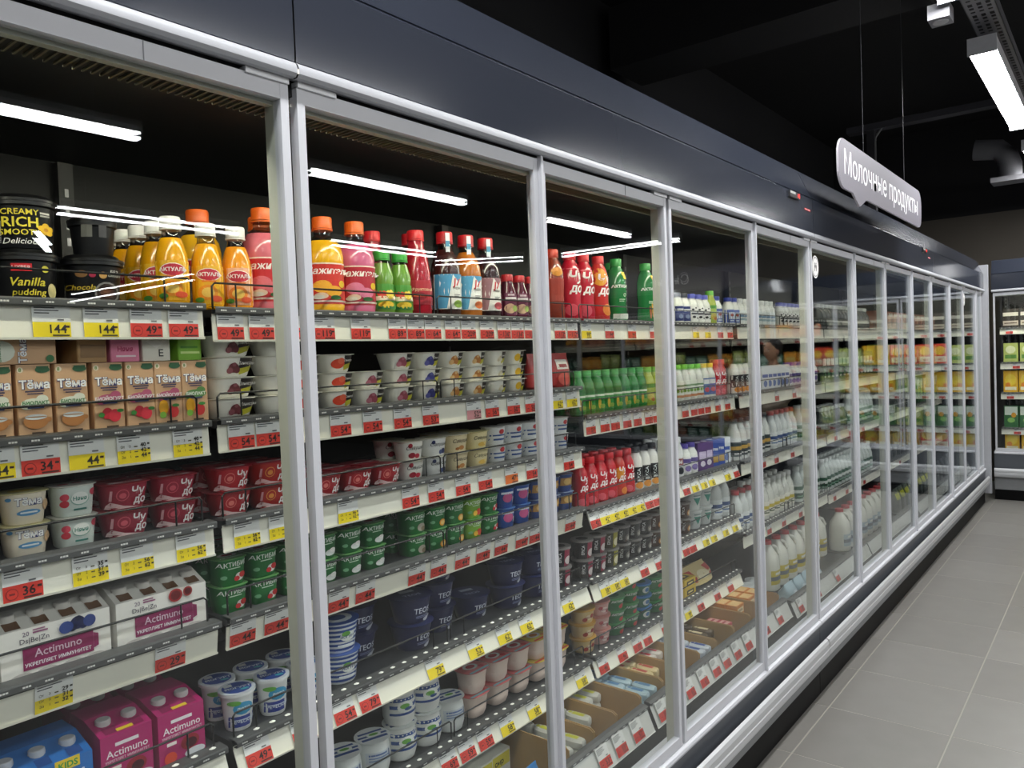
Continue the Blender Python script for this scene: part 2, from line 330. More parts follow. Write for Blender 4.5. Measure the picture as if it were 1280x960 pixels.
kefir('drink_lime', 'small lime yogurt drink bottle', 'A4B848', '6AB83C', k=1.18, body='A8B848', p=[('r', -.0265, .058, .0265, .07, '4E8E30'), ('d', 0, .03, .014, .014, 'D8C050'), ('d', .008, .022, .01, .007, 'C87838')])
kefir('drink_violet', 'small violet yogurt drink bottle', '6A9A58', '8A68B0', k=1.18, body='4E8A48', p=[('r', -.02, .05, .02, .058, 'F0EAF4'), ('d', 0, .03, .012, .012, '50306E')])
kefir('drink_dots', 'small white bottle with green dots', 'E8EAE0', '7ACC3C', k=1.18, p=[('d', -.012, .035, .006, .006, '7AA83C'), ('d', .002, .035, .006, .006, '8AB048'), ('d', .015, .036, .005, .006, '7AA83C'), ('r', -.022, .05, .022, .056, '6A8A5A'), ('r', -.02, .014, .02, .022, 'C87838')])
kefir('kefir_yellow', 'small blue kefir bottle with yellow cap', '4868B0', 'E8C020', k=1.18, p=[('r', -.02, .05, .02, .066, 'E8ECF0'), ('d', 0, .03, .012, .01, 'C84858')])
kefir('drink_purple', 'white bottle with purple cap', 'E4E2E6', '5A4AA8', [('r', -.0265, .05, .0265, .066, '5A4A90'), ('d', 0, .028, .014, .012, '8A78B8')])
chs = [('t', 'Чу', .004, .082, .019, .03, .15, 'FBF2F2'), ('t', 'до', .004, .057, .018, .03, .15, 'FBF2F2')]
def redsmall(key, desc, col, extra, cap='D8202C', t=chs):
    bottle(key, 'yogurt_drink_bottle', desc, [(0, .024), (.006, .0285), (.036, .0285), (.06, .0255), (.09, .0275), (.115, .024), (.13, .017), (.144, .0155)], .144, col, None, list(extra) + t, capcol=cap, capr=.0185, caph=.018, cat='yogurt drink', opaque=True)
redsmall('chudo_small', 'red drinkable yogurt bottle', 'C4202E', [('d', -.008, .02, .014, .012, 'E05868')])
redsmall('chudo_small_orange', 'red and orange drinkable yogurt bottle', 'C8382C', [('d', -.008, .08, .018, .02, 'E89A28'), ('d', .008, .02, .014, .012, 'E88828')])
redsmall('epica_drink', 'white drinkable yogurt bottle with black cap', 'EAE8E2', [('r', -.0245, .03, .0245, .085, '26262A'), ('d', .0, .02, .016, .012, 'E89838')], '26262C', [('v', 'EPICA', .004, .058, .012, .02, 'E8F0F0')])
redsmall('white_drink', 'white drinkable yogurt bottle', 'E6E8E8', [('r', -.022, .05, .022, .075, '8A2A34'), ('d', 0, .028, .014, .014, '343840')], 'F0F0F0', [('t', 'М', 0, .055, .014, .03, 'F0F0F0')])

# cartons
def tema(key, desc, word, blob, fruit, wc):
    p = [('d', -.019, .108, .0045, .0045, 'E8DCC4'), ('t', '8', -.0195, .1055, .0055, .03, '6A8A4A'), ('d', .013, .108, .011, .0052, '2E5A3C'), ('r', .004, .1105, .022, .1135, '2E5A3C'),
         ('t', 'Тёма', .0005, .078, .0125, .075, '2E3470'), ('t', 'Тёма', 0, .0785, .0125, .03, 'FAFAFA'), ('r', -.014, .0725, .014, .075, '4A4460'), ('r', -.011, .069, .012, .071, '4A4460'),
         ('d', 0, .055, .021, .008, blob), ('d', .010, .061, .009, .007, blob), ('d', -.012, .051, .01, .006, blob), ('t', word, 0, .0525, .0055, .03, wc), ('r', -.012, .0465, .012, .049, '3A4470')] + fruit + [('r', -.008, .006, .012, .009, '4A3A30')]
    carton(key, 'baby_drink_carton', desc, .050, .04, .1165, 'D2A982', p)
cupart = [('d', -.001, .026, .018, .012, 'B97C46'), ('d', .017, .028, .005, .004, 'B97C46'), ('d', -.001, .033, .0165, .0045, 'EDF0EE'), ('d', -.001, .033, .0175, .0008, 'C89050')]
rasp = [('d', -.005, .03, .009, .01, 'C82838'), ('d', .007, .026, .01, .011, 'D83444'), ('d', -.015, .028, .005, .004, '3E8A3A'), ('d', .016, .034, .006, .003, '3E8A3A')]
trop = [('d', -.012, .034, .009, .013, 'E8A820'), ('d', .006, .025, .01, .011, 'C83030'), ('d', -.014, .02, .006, .006, '7AB040'), ('d', .01, .036, .007, .003, '3E8A3A')]
tema('tema_milk', 'beige baby drink carton with cup', 'БИОЛАКТ', 'E4E8D8', cupart, '2E7A38')
tema('tema_rasp', 'beige baby yogurt carton with raspberries', 'БИОЙОГУРТ', 'B85878', rasp, 'F8F0F2')
tema('tema_trop', 'beige baby yogurt carton with banana', 'БИОЙОГУРТ', 'B85878', trop, 'F8F0F2')
tema('tema_green', 'beige baby drink carton with green badge', 'БИОЛАКТ', '5A8A4A', trop, 'F4F8F0')
for key, desc, col, p in (('box_kraft', 'small kraft drink carton lying down', 'B08A5C', [('r', -.02, .008, .022, .03, '8E6C48')]), ('box_pink', 'small pink drink carton lying down', 'E888A8', [('t', 'Няня', 0, .018, .008, .02, 'B03060'), ('r', -.016, .008, .018, .011, 'F8E0E8')]),
                          ('box_white', 'small white drink carton lying down', 'E6E2D6', [('t', 'Е', .008, .008, .012, .02, '3A3A3A'), ('p', [(-.02, .036), (.02, .036), (0, .022)], 'F4F0E8')]), ('box_lime', 'small lime drink carton lying down', '7AB034', [('r', -.02, .012, .02, .016, 'C8E090'), ('r', -.02, .022, .016, .026, '4E8A28')])):
    carton(key, 'baby_drink_carton', desc, .05, .09, .038, col, p)
carton('box_tema', 'baby_drink_carton', 'beige baby drink carton lying down', .1, .05, .042, 'D2A982', [('d', -.03, .02, .02, .017, 'E4E8D8'), ('v', 'Тёма', .006, .021, .011, .06, '2E3470'), ('v', 'Тёма', .0058, .021, .011, .02, 'FAFAFA'), ('v', 'БИОЛАКТ', -.03, .021, .005, .02, '2E7A38'), ('d', .04, .008, .006, .006, '3E7A4C')])

# multipacks with cut-outs
def multipack(key, desc, col, p, capc, w_=.165, d_=.1, h=.1, front=.78, hole='6A4A30', slope=()):
    hf, xr = h * front, -d_ * .02
    b = B().extrude_y([(d_ / 2, 0), (d_ / 2, hf), (xr, h), (-d_ / 2, h), (-d_ / 2, 0)], -w_ / 2, w_ / 2, M(col, .42), True, True)
    sl = math.hypot(d_ / 2 - xr, h - hf); ux, uz = (xr - d_ / 2) / sl, (h - hf) / sl
    ss = lambda u, v, L: (d_ / 2 + ux * v + uz * L, u, hf + uz * v - ux * L)
    n = max(2, int(w_ / .04)); parts = [('printed_label', art(B(), p, lambda u, v, L: (d_ / 2 + L, u, v)))]
    cut = []
    for k in range(n):
        y = (k - (n - 1) / 2) * w_ / n
        cut += [('r', y - .011, .004, y + .011, .024, hole), ('d', y, sl * .62, .0135, .0095, 'B8B4AE'), ('d', y, sl * .62 + .001, .012, .0085, capc)]
    parts.append(('cut_out_top', art(B(), cut + list(slope), ss, .0005, .00015)))
    for k in range(n):
        y = (k - (n - 1) / 2) * w_ / n; c = ss(y, sl * .62, 0)
        parts.append(('bottle_cap', B().loft([(c[2] - .004, .0125, .0125), (c[2] + .006, .0125, .0125), (c[2] + .0075, .011, .011)], M(capc, .35), 2, 12, ox=c[0], oy=y)))
    proto(key, 'yogurt_drink_multipack', desc, 'multipack', b, parts, w_ / 2, d_ / 2, h)
acti = [('t', '20', -.046, .066, .007, .01, '7A6A80'), ('r', -.036, .068, -.014, .0705, '9A5A80'), ('r', -.036, .0725, -.018, .0745, '9A5A80'), ('t', 'Ds|Be|Zn', -.034, .055, .008, 0, '3A3048'), ('r', -.052, .012, .054, .047, '8A1C56'), ('p', [(.054, .017), (.062, .02), (.062, .04), (.054, .043)], '8A1C56'),
        ('t', 'Actimuno', 0, .03, .0125, .01, 'E8C8DC'), ('t', 'УКРЕПЛЯЕТ ИММУНИТЕТ', 0, .017, .0055, .02, 'F4F0F4')] + [('d', x, .004, .016, .006, 'B9B4B0') for x in (-.055, -.018, .02, .056)]
multipack('acti_berry', 'white drink multipack with blueberries', 'ECE9E2', acti + berry(.03, .067, .012, '1E2450', '12183A') + [('d', .012, .064, .011, .010, '2E4488'), ('d', .048, .066, .010, .010, '2E4080')], 'DAD6D0')
multipack('acti_pome', 'white drink multipack with pomegranate', 'ECE9E2', acti + [('d', .022, .068, .013, .012, 'A82A2C'), ('d', .022, .068, .0095, .0085, '6A1418'), ('d', .045, .07, .009, .009, '9A2A28'), ('d', .045, .07, .006, .006, '5A1418')], 'DAD6D0')
multipack('acti_magenta', 'magenta drink multipack with red fruit', 'B4246C', [('r', -.02, .075, .02, .081, 'F0E8EC'), ('t', 'Actimuno', 0, .058, .0125, .01, 'FAF0F6'), ('t', 'УКРЕПЛЯЕТ ИММУНИТЕТ', 0, .05, .0042, .01, 'F0D8E4'), ('d', .014, .03, .018, .014, '9A2030'), ('d', .016, .028, .011, .009, '4A1420'), ('d', -.024, .014, .012, .011, 'D84830'), ('r', -.03, .036, -.012, .042, 'F0E8E4'), ('d', .022, .01, .02, .008, 'E0E2E6'), ], 'D8D4D4', w_=.088, d_=.12, h=.112, front=.86, hole='8A1A50', slope=[('r', -.014, .003, .014, .011, 'E8C42C')])
multipack('acti_blue', 'blue childrens drink multipack', '2A72C0', [('r', .012, .07, .05, .088, 'F0D030'), ('t', 'KIDS', .032, .073, .01, .03, '3A9A48'), ('t', 'ДЕТЯМ', .016, .046, .016, .03, 'F4F8FC'), ('d', -.02, .03, .02, .02, '5AA0DC')], 'D8DCE4', w_=.14, d_=.12, h=.105, front=.82, hole='1A4A90')

# cups
def danis(key, desc, fruit, w_=.086):
    s = w_ / .086
    cup(key, 'dessert_cup', desc, w_, .074, .0385, 'EDEBE2', 'EFEDE2', [('p', [(.008 * s, .037), (.037 * s, .037), (.035 * s, .008), (.006 * s, .016)], '2A2422'), ('p', [(.006 * s, .016), (.0355 * s, .0215), (.034 * s, .012), (.008 * s, .004)], 'B4B030'), ('t', 'Даниссимо', .025 * s, .024, .0056 * s, .0, .3, 'F8F4EE')] + fruit, e=3.2, taper=.78, lidover=.006)
F = {'red': [('d', -.009, .019, .017, .011, 'D8462C'), ('d', -.002, .025, .009, .007, 'E8684A')], 'cherry': berry(-.007, .019, .012, '9A4858', 'B87080'), 'blue': berry(-.007, .019, .012, '3A3C80', '5A5CA0'), 'nut': berry(-.007, .019, .012, 'B8783C', 'E0B880'), 'pale': berry(0, .018, .008, 'E0D8C0', 'D0C4A8'), 'lemon': [('d', -.006, .02, .012, .011, 'E8B828')], 'choc': berry(-.004, .018, .011, '6A3038', '8A5058'), 'flake': berry(-.002, .019, .01, 'B04838', 'E8E0D8')}
for k, wd in (('red', .079), ('cherry', .08), ('blue', .08), ('nut', .078), ('pale', .076), ('lemon', .072), ('choc', .098), ('flake', .092)):
    danis('dan_' + k, 'white dessert cup with %s print' % {'red': 'strawberry', 'cherry': 'pink berry', 'blue': 'blueberry', 'nut': 'walnut', 'pale': 'coconut', 'lemon': 'yellow mango', 'choc': 'dark chocolate', 'flake': 'red flake'}[k], F[k], wd)
def chudo(key, desc, c, c2, w_=.078):
    cup(key, 'yogurt_cup', desc, w_, .068, .0455, c, 'C03040', [('p', [(-.036, .004), (-.03, .016), (-.01, .008), (.02, .003), (-.03, .003)], 'E8C8C8'), ('d', -.012, .027, .011, .0105, c2), ('d', -.012, .027, .0095, .009, c), ('d', -.012, .026, .006, .005, c2), ('t', 'Чу', .014, .026, .0135, .03, .1, 'FBF4F4'), ('t', 'до', .017, .0105, .0125, .03, .1, 'FBF4F4'), ('r', -.031, .018, -.028, .036, 'E8A8B0')],
        [('r', -.028, -.02, .03, -.006, 'E8D8D8'), ('d', .0, .012, .02, .01, '8A1828'), ('t', 'Чудо', .002, -.017, .009, .02, 'C02838')], e=3.6, taper=.8, lidover=.005)
chudo('chudo_cherry', 'crimson yogurt cup with wavy base', '9E1C38', 'D85868')
chudo('chudo_straw', 'red strawberry yogurt cup', 'B82430', 'E88078')
chudo('chudo_peach', 'red yogurt cup with peach', 'B42C28', 'E89848')
cup('tema_cup', 'baby_curd_cup', 'cream baby curd cup with blue print', .064, .06, .05, 'E8DECB', 'EEE6B0', [('t', 'Тёма', 0, .031, .011, .07, '2E3470'), ('t', 'Тёма', -.0003, .0313, .011, .03, 'FAFAFA'), ('d', 0, .019, .017, .005, '5A98C8'), ('r', -.012, .0178, .012, .0205, 'E8F0F4'), ('d', .026, .028, .006, .009, 'D8B48C'), ('d', -.026, .042, .003, .003, '4A88B8')], [('d', 0, 0, .02, .014, 'E8D060')], e=3.2, taper=.84)
cup('rasp_cup', 'baby_curd_cup', 'pale mint curd cup with raspberries', .062, .06, .05, 'D8E2DC', 'F0EEE4', [('d', -.02, .033, .006, .006, 'D8485C'), ('d', -.02, .022, .006, .006, 'C83848'), ('d', .024, .038, .006, .006, 'C84458'), ('d', .002, .029, .0145, .011, '8AB8A8'), ('d', .002, .03, .0135, .0105, 'F2F4F0'), ('t', 'Няня', .002, .0265, .0065, .02, '3A8A7A'), ('r', -.008, .01, .012, .013, '3A7A70')], [('d', -.012, .0, .009, .007, 'D85A6A'), ('d', .012, .006, .008, .007, 'D85A6A')], e=3.6, taper=.88)
def savu(key, desc, body, fruit, lid='F0ECD8'):
    cup(key, 'yogurt_cup', desc, .072, .06, .0455, body, lid, fruit + [('t', 'Савушкин', .004, .026, .0092, .0, .15, '2A2A30')], [('d', 0, 0, .02, .016, 'E0D8B0')], e=2.8, taper=.84, lidover=.0058)
savu('savu_cherry', 'white yogurt cup with cherries', 'EFEDE6', [('d', -.018, .036, .006, .006, 'A82034'), ('d', -.012, .012, .01, .007, '9A1C30'), ('d', .004, .01, .008, .006, 'C03044')])
savu('savu_blue', 'white yogurt cup with blueberries', 'ECEDEC', [('d', .014, .012, .008, .007, '2A3468'), ('d', .004, .01, .006, .006, '4A5888'), ('d', -.02, .036, .005, .005, '2A3468')])
savu('savu_almond', 'cream yogurt cup with almonds', 'E8D8B0', [('d', 0, .012, .01, .006, 'C08448'), ('d', -.014, .01, .006, .004, 'A86C38')])
savu('savu_banana', 'cream yogurt cup with banana', 'EADCAC', [('d', 0, .012, .015, .006, 'E8C060'), ('d', .012, .015, .006, .004, 'F0D890')], 'F0E8B0')
cup('stripe_small', 'yogurt_cup', 'small white cup with blue stripes', .07, .066, .048, 'E8EAEA', 'F0F0EC', [('r', -.03, .012, .03, .017, '3A5A98'), ('r', -.03, .024, .03, .028, '3A5A98'), ('d', 0, .036, .01, .007, 'C03A40')], (), e=2, taper=.85)
def aktibio(key, desc, fruit, body='1E7034', w_=.06, lid='6AA860'):
    cup(key, 'yogurt_cup', desc, w_, .062, .052, body, lid, [('r', -.02, .0, .02, .001, body), ('t', 'АКТИБИО', .0, .0375, .0088, .01, 'F0F6EE'), ('r', -.014, .033, .012, .035, 'C8E0C8'), ('d', -.02, .018, .005, .004, '7AB888')] + fruit, [('d', .004, .004, .02, .014, 'E8EEE4'), ('d', .004, .004, .012, .008, 'C83838'), ('t', 'АКТИБИО', 0, -.022, .007, .02, 'F0F6EE'), ('r', -.03, -.012, .03, -.01, '2E7A3C')], e=3.4, taper=.9, lidover=.004)
aktibio('akt_straw', 'green yogurt cup with strawberries', [('d', .01, .016, .009, .008, 'E8E4E0'), ('d', .016, .019, .007, .006, 'D03434'), ('d', .004, .013, .006, .005, 'C82E30')])
aktibio('akt_plain', 'green yogurt cup with white spoon', [('d', .006, .014, .014, .007, 'DDE2DE'), ('d', .012, .019, .008, .005, 'F4F4F0')], '1A6430')
aktibio('akt_musli', 'green yogurt cup with muesli', [('d', .008, .016, .014, .01, 'B8B0A0'), ('d', .014, .012, .008, .006, '8A7A60')])
aktibio('akt_orange', 'green yogurt cup with orange slice', [('d', .01, .014, .011, .009, 'E8A030'), ('d', .01, .014, .007, .006, 'F4D080')])
aktibio('akt_lime', 'light green yogurt cup with fruit', [('d', .01, .016, .01, .009, 'D8442C'), ('d', -.004, .014, .008, .007, 'F0C040')], '78A838')
cup('blue_cup', 'yogurt_cup', 'bright blue yogurt cup', .062, .062, .054, '2450A0', '5A88C8', [('d', 0, .03, .016, .014, 'D05890'), ('r', -.02, .04, .02, .046, 'E0E8F4'), ('r', .016, .012, .026, .03, 'D8DCE0')], (), e=2.4, taper=.85)
cup('blue_tan', 'yogurt_cup', 'blue yogurt cup with tan print', .062, .062, .054, '2E4888', '8898B8', [('r', -.03, .02, .03, .044, 'B88848'), ('d', 0, .032, .014, .01, 'E0B870')], (), e=2.4, taper=.85)
cup('greek', 'yogurt_cup', 'white greek yogurt cup with blue label', .064, .064, .076, 'E6E8E8', 'DCE2E8', [('r', -.022, .008, .026, .03, '2A3C90'), ('t', 'ГРЕЧЕСКИЙ', .002, .016, .006, .02, 'E8F0F8'), ('d', .004, .046, .019, .013, '3A9AC8'), ('t', 'лето', .004, .042, .008, .02, .1, 'F0F8F8'), ('d', -.012, .058, .012, .005, '6AB048'), ('r', -.016, .022, .018, .024, 'C8D4EC')], [('d', 0, 0, .029, .029, '2A4896'), ('t', 'ЙОГУРТ', .002, -.006, .009, .02, 'E8F0F8'), ('d', .012, -.014, .009, .004, '4AB0B8'), ('r', -.022, .008, -.006, .022, 'D8DCE0')], e=2, taper=.8, lidover=.004, lipcol='E8EAEA', n=24)
def striped(key, desc, h=.068, w_=.09):
    P = []
    for k in range(6): P.append(('r', -w_ * .42, .006 + k * .0105, w_ * .42, .0115 + k * .0105, '2A4C94'))
    cup(key, 'yogurt_cup', desc, w_, w_, h, 'E8ECEE', '3A5AA4', P + [('d', .008, .038, .018, .011, 'F0F4F0'), ('d', .004, .044, .01, .006, '6AA848'), ('t', 'ЙОГУРТ', .008, .034, .006, .02, '26407E'), ('r', -.014, .014, .022, .02, 'F0F4F6')], [('d', 0, 0, .034, .034, 'D8E0E8'), ('d', 0, 0, .02, .018, '4A68A8')], e=2, taper=.82, lidover=.005, n=24)
striped('striped', 'blue and white striped yogurt tub')
cup('teos', 'yogurt_bowl', 'navy blue yogurt bowl', .105, .105, .064, '181E4C', '20285A', [('t', 'TEOS', .012, .026, .014, .01, 'DCE2F0'), ('r', -.006, .018, .03, .0195, '8A94BC'), ('r', -.006, .0145, .024, .016, '8A94BC'), ('d', .03, .008, .016, .006, 'C8CCD8')], [('t', 'TEOS', 0, -.02, .014, .01, 'B8C0DC'), ('r', -.02, .012, .02, .03, 'B0B8C8')], e=2, taper=.78, lidover=.006, n=28)
jarb = [(0, .72), (.05, .85), (.25, .97), (.55, 1.0), (.8, .96), (.9, .88), (1.0, .9)]
cup('jar', 'dessert_jar', 'rounded milk dessert jar with striped lid', .082, .082, .084, 'DCE0DE', 'E4E8E8', [('r', -.03, .036, .03, .062, 'C4CCD4'), ('r', -.024, .054, .02, .058, '5A70A0'), ('r', -.024, .048, .024, .051, '7A8CB0'), ('r', -.024, .042, .016, .045, '7A8CB0'), ('r', .024, .04, .027, .06, '3A4A78')], [('r', -.032, -.02, .032, -.01, '2E5090'), ('r', -.036, -.004, .036, .004, '2E5090'), ('r', -.03, .012, .03, .02, '2E5090'), ('d', .004, .0, .018, .01, 'F0F4EC'), ('d', .004, .002, .012, .006, '6AA848')], e=2, lidover=.002, bulge=jarb, n=24)
cup('stripe_jar', 'dessert_jar', 'rounded dessert jar with blue stripes', .082, .082, .084, 'E2E4E0', 'E8ECEA', [('r', -.034, .062, .034, .07, '2E5090'), ('r', -.034, .046, .034, .054, '2E5090'), ('r', -.034, .03, .034, .036, '2E5090'), ('d', 0, .05, .02, .014, 'EEF2EC'), ('d', -.002, .052, .012, .006, '6AA848'), ('d', .006, .045, .01, .004, '3A5890')], [('r', -.032, -.02, .032, -.01, '2E5090'), ('r', -.036, -.004, .036, .004, '2E5090'), ('r', -.03, .012, .03, .02, '2E5090'), ('d', .004, .0, .018, .01, 'F0F4EC'), ('d', .004, .002, .012, .006, '6AA848')], e=2, lidover=.002, bulge=jarb, n=24)
pk = [(0, .5), (.04, .68), (.25, .82), (.45, .86), (.48, .84), (.8, .92), (.97, .97), (1, .97)]
def twin(key, desc, lid, a, c):
    cup(key, 'pudding_cup', desc, .082, .075, .063, 'DCC8BC', lid, [], [('d', 0, .004, .024, .018, 'F0F0EC'), ('d', 0, .004, .015, .011, a), ('r', -.038, -.034, .038, -.026, c), ('d', .022, -.016, .009, .008, a), ('d', -.026, .018, .008, .007, a)], e=3.2, lidover=.004, bulge=pk)
twin('pink_pot', 'pale pink pudding pot with red lid', 'D87070', 'C83844', '8AC4D0')
twin('cream_pot', 'pale pudding pot with yellow lid', 'E8D048', 'D88828', 'E84838')
def tiny(key, desc, col, p, lid, h=.042, w_=.07):
    cup(key, 'yogurt_cup', desc, w_, w_, h, col, lid, p, [('d', 0, 0, w_ * .3, w_ * .3, col)], e=2, taper=.84, lidover=.004, lipcol=lid)
ep = [('v', 'EPICA', -.013, .03, .0085, .01, 'ECECEC')]
tiny('epica_pink', 'black yogurt cup with pink fruit', '2C2A2E', ep + [('r', -.004, .002, .031, .056, '9A2848'), ('d', .012, .02, .014, .013, 'E0D4D4')], '8E8A88', .06, .068)
tiny('epica_yellow', 'black yogurt cup with lemon print', '3A382C', ep + [('r', -.004, .002, .031, .056, 'A8A030'), ('d', .012, .022, .014, .014, 'F0E8C0')], '8E8A88', .06, .068)
tiny('epica_grey', 'black yogurt cup with grey print', '2A2A2C', ep + [('d', .012, .02, .014, .012, '8A8680'), ('d', .014, .018, .009, .007, 'D0CCC4')], '8E8A88', .06, .068)
tiny('epica_brown', 'brown yogurt cup with fruit print', '4A3228', ep + [('d', .012, .02, .014, .012, 'C88A48'), ('d', .012, .02, .008, .007, 'F0DCB8')], '8E8A88', .06, .068)
tiny('dessert_yellow', 'yellow dessert cup with cherries', 'E0C488', [('d', 0, .02, .014, .009, 'F0E0B8'), ('d', .012, .024, .008, .007, 'A83030'), ('d', -.014, .014, .008, .007, 'B04030'), ('t', 'Десерт', 0, .018, .006, .01, '8A2A28')], 'D8A848', .046, .082)
tiny('dessert_pink', 'pink dessert cup with berries', 'D4A49C', [('d', 0, .02, .014, .009, 'ECD4CC'), ('d', .014, .014, .007, .006, 'A03038'), ('d', -.014, .026, .007, .006, 'B84850'), ('t', 'Десерт', 0, .018, .006, .01, '8A2A38')], 'C88880', .046, .08)
tiny('akt_round', 'round green yogurt tub', '1E6E38', [('t', 'АКТИБИО', 0, .026, .008, .02, 'E8F4E8'), ('d', .01, .012, .012, .008, 'C84038')], '4A9A58', .042, .085)
tiny('akt_round_blue', 'round green yogurt tub with blue lid', '246848', [('d', 0, .02, .016, .012, 'D0D8D0'), ('d', .004, .02, .01, .008, '4A78A8')], '3A80C0', .042, .085)
tiny('white_tub', 'white sour cream tub with teal triangle', 'D8DCDA', [('p', [(-.02, .05), (.02, .05), (0, .018)], '2E8A78'), ('r', -.02, .056, .02, .062, '8A9A98')], 'E4E8E6', .074, .088)

# milk, jugs, packs for the far bays
def milk(key, desc, liq, lab, cap, h=1.0, name='milk_bottle'):
    P = [(0, .03), (.005, .034), (.05, .034), (.1, .034), (.125, .03), (.15, .019), (.165, .016), (.175, .016)]
    bottle(key, name, desc, [(z * h, r) for z, r in P], .1, liq, None, [('r', -.0325, .02 * h, .0325, .085 * h, lab[0]), ('r', -.0325, .05 * h, .0325, .066 * h, lab[1]), ('r', -.02, .03 * h, .02, .036 * h, lab[2])], capcol=cap, capr=.0185, caph=.018, cat='milk', opaque=True, n=16)
milk('milk_yellow', 'white milk bottle with yellow label', 'DCDCD4', ('E8E4D8', 'C8B428', '4A5A38'), 'E8E8E4')
milk('milk_dark', 'white milk bottle with dark label', 'D8DAD6', ('2E3C3C', 'C8A048', 'D8D8D8'), '2A3034')
milk('milk_green', 'white milk bottle with green label', 'D2D8D4', ('2E5A44', 'E0E4E0', '88B098'), 'D8DCD8')
milk('milk_blue', 'white milk bottle with blue stripes', 'DCE0DE', ('E8ECEC', '3A5488', '5A78A8'), 'B02A34')
milk('milk_small', 'squat dark milk drink bottle', '4A4E50', ('2A3230', 'B8BCB8', '687068'), 'D0D4D0', .72)
def jug(key, desc, red, lab, h=.24):
    P = [(0, .048, .05), (.006, .055, .056), (h * .5, .055, .056), (h * .68, .05, .05), (h * .84, .026, .026), (h * .9, .019, .019), (h * .94, .019, .019)]
    b = B().loft(P, M('DDDCD2', .3), 2.6, 20)
    b.tube([(.03, .046, h * .62), (.036, .058, h * .7), (.026, .046, h * .82), (.012, .024, h * .88)], .009, M('DDDCD2', .3), 8)
    c = B().loft([(h * .92, .023, .023), (h * .99, .023, .023), (h, .021, .021)], M(red, .4), 2, 16)
    proto(key, 'milk_jug', desc, 'milk', b, [('cap', c), ('printed_label', art(B(), [('r', -.048, h * .14, .048, h * .42, lab), ('r', -.048, h * .22, .048, h * .3, '5A6270'), ('r', -.03, h * .33, .03, h * .38, 'E8E8E0')], side_surf(P, 2.6)))], .056, .057, h)
jug('jug_yellow', 'large milk jug with red cap', 'C83038', 'C8B430')
jug('jug_blue', 'large handled milk jug with red cap', 'B8303A', 'A8B8C4')
def pouch(key, name, desc, w_, d_, h, cols, p, cat='pouch'):
    P = [(0, w_ / 2 * .8, d_ / 2 * .8), (h * .1, w_ / 2, d_ / 2), (h * .6, w_ / 2 * .97, d_ / 2 * .85), (h * .9, w_ / 2 * .95, d_ / 2 * .25), (h, w_ / 2 * .96, .002)]
    proto(key, name, desc, cat, B().loft(P, M(cols, .3, bump=.3), 2.6, 18), [('printed_label', art(B(), p, side_surf(P, 2.6), .0012))] if p else [], w_ / 2, d_ / 2, h)
pouch('bag_dark', 'cheese_bag', 'dark plastic food bag', .13, .08, .16, '3A3E40', [('r', -.04, .05, .04, .1, '565C5E'), ('r', -.03, .06, .03, .066, 'B0B4B4')])
pouch('bag_lime', 'cheese_bag', 'dark bag with yellow green top', .13, .08, .16, '4A5250', [('r', -.05, .09, .05, .13, 'C8CC28'), ('d', 0, .06, .03, .02, '707878')])
pouch('bag_blue', 'milk_pouch', 'light blue milk pouch', .11, .09, .1, 'A8C0CC', [('d', 0, .05, .03, .02, 'D8E4EC'), ('r', -.03, .03, .03, .036, '6890A8')])
carton('juice_green', 'juice_carton', 'dark green drink carton', .075, .06, .16, '24483A', [('r', -.03, .09, .03, .13, 'C8D4C4'), ('d', 0, .05, .022, .02, '4E8A58'), ('r', -.02, .02, .02, .03, 'D8D8C8')], top=[('d', 0, 0, .012, .012, 'E8E8E0')])
for key, desc, col, p in (('purple_carton', 'tall purple milk carton', '5A3C78', [('r', -.02, .05, .02, .08, 'C8B8D8'), ('d', 0, .03, .014, .012, 'E8E0F0')]), ('free_carton', 'blue lactose free milk carton', '2A4AA0', [('t', 'free', 0, .07, .016, .02, 'F0F4FA'), ('r', -.02, .02, .02, .045, 'C8A040')]), ('white_carton', 'white milk carton with blue print', 'DEE4E8', [('r', -.02, .06, .02, .075, '3A5AA8'), ('d', 0, .03, .014, .016, '5A78B8')])):
    carton(key, 'milk_carton', desc, .055, .055, .115, col, p, top=[('d', 0, 0, .012, .012, 'F0F0F0')])
carton('cheese_box', 'cheese_box', 'yellow cheese box with dark print', .1, .07, .034, 'DCBA38', [('r', -.03, .008, .03, .026, '3A3020'), ('r', -.02, .014, .02, .02, 'F0E090')], top=[('r', -.03, -.02, .03, .02, '4A3A20'), ('d', 0, 0, .02, .012, 'E8D070')])
carton('curd_box', 'curd_snack_box', 'orange curd snack box', .07, .05, .045, 'D88A3C', [('r', -.028, .012, .028, .034, 'F0D8A8'), ('t', 'сырок', 0, .02, .009, .02, '6A3A1C')], top=[('r', -.03, -.02, .03, .02, 'E8C080')])
carton('red_snack', 'curd_snack_box', 'pink curd snack box', .06, .045, .03, 'C8505A', [('r', -.024, .006, .024, .02, 'F0DCC8')], top=[('r', -.026, -.018, .026, .018, 'E8B0A8'), ('r', -.02, -.004, .02, .006, 'A83040')])
def bar(key, desc, col, c2):
    b = B().loft([(0, .014, .04), (.004, .017, .042), (.02, .017, .042), (.026, .011, .04)], M(col, .25, bump=.2), 3, 14)
    p = art(B(), [('r', -.008, -.02, .008, .02, c2), ('d', 0, .028, .007, .006, c2)], top_surf(.026), .0006)
    proto(key, 'curd_bar', desc, 'curd bar', b, [('printed_label', p)], .017, .042, .028)
bar('bar_cream', 'wrapped cream curd bar', 'E4D0A0', 'B84838'); bar('bar_blue', 'wrapped pale blue curd bar', 'B0C8D4', '4A78A0'); bar('bar_red', 'wrapped white and red curd bar', 'E4DCD4', 'C03038')
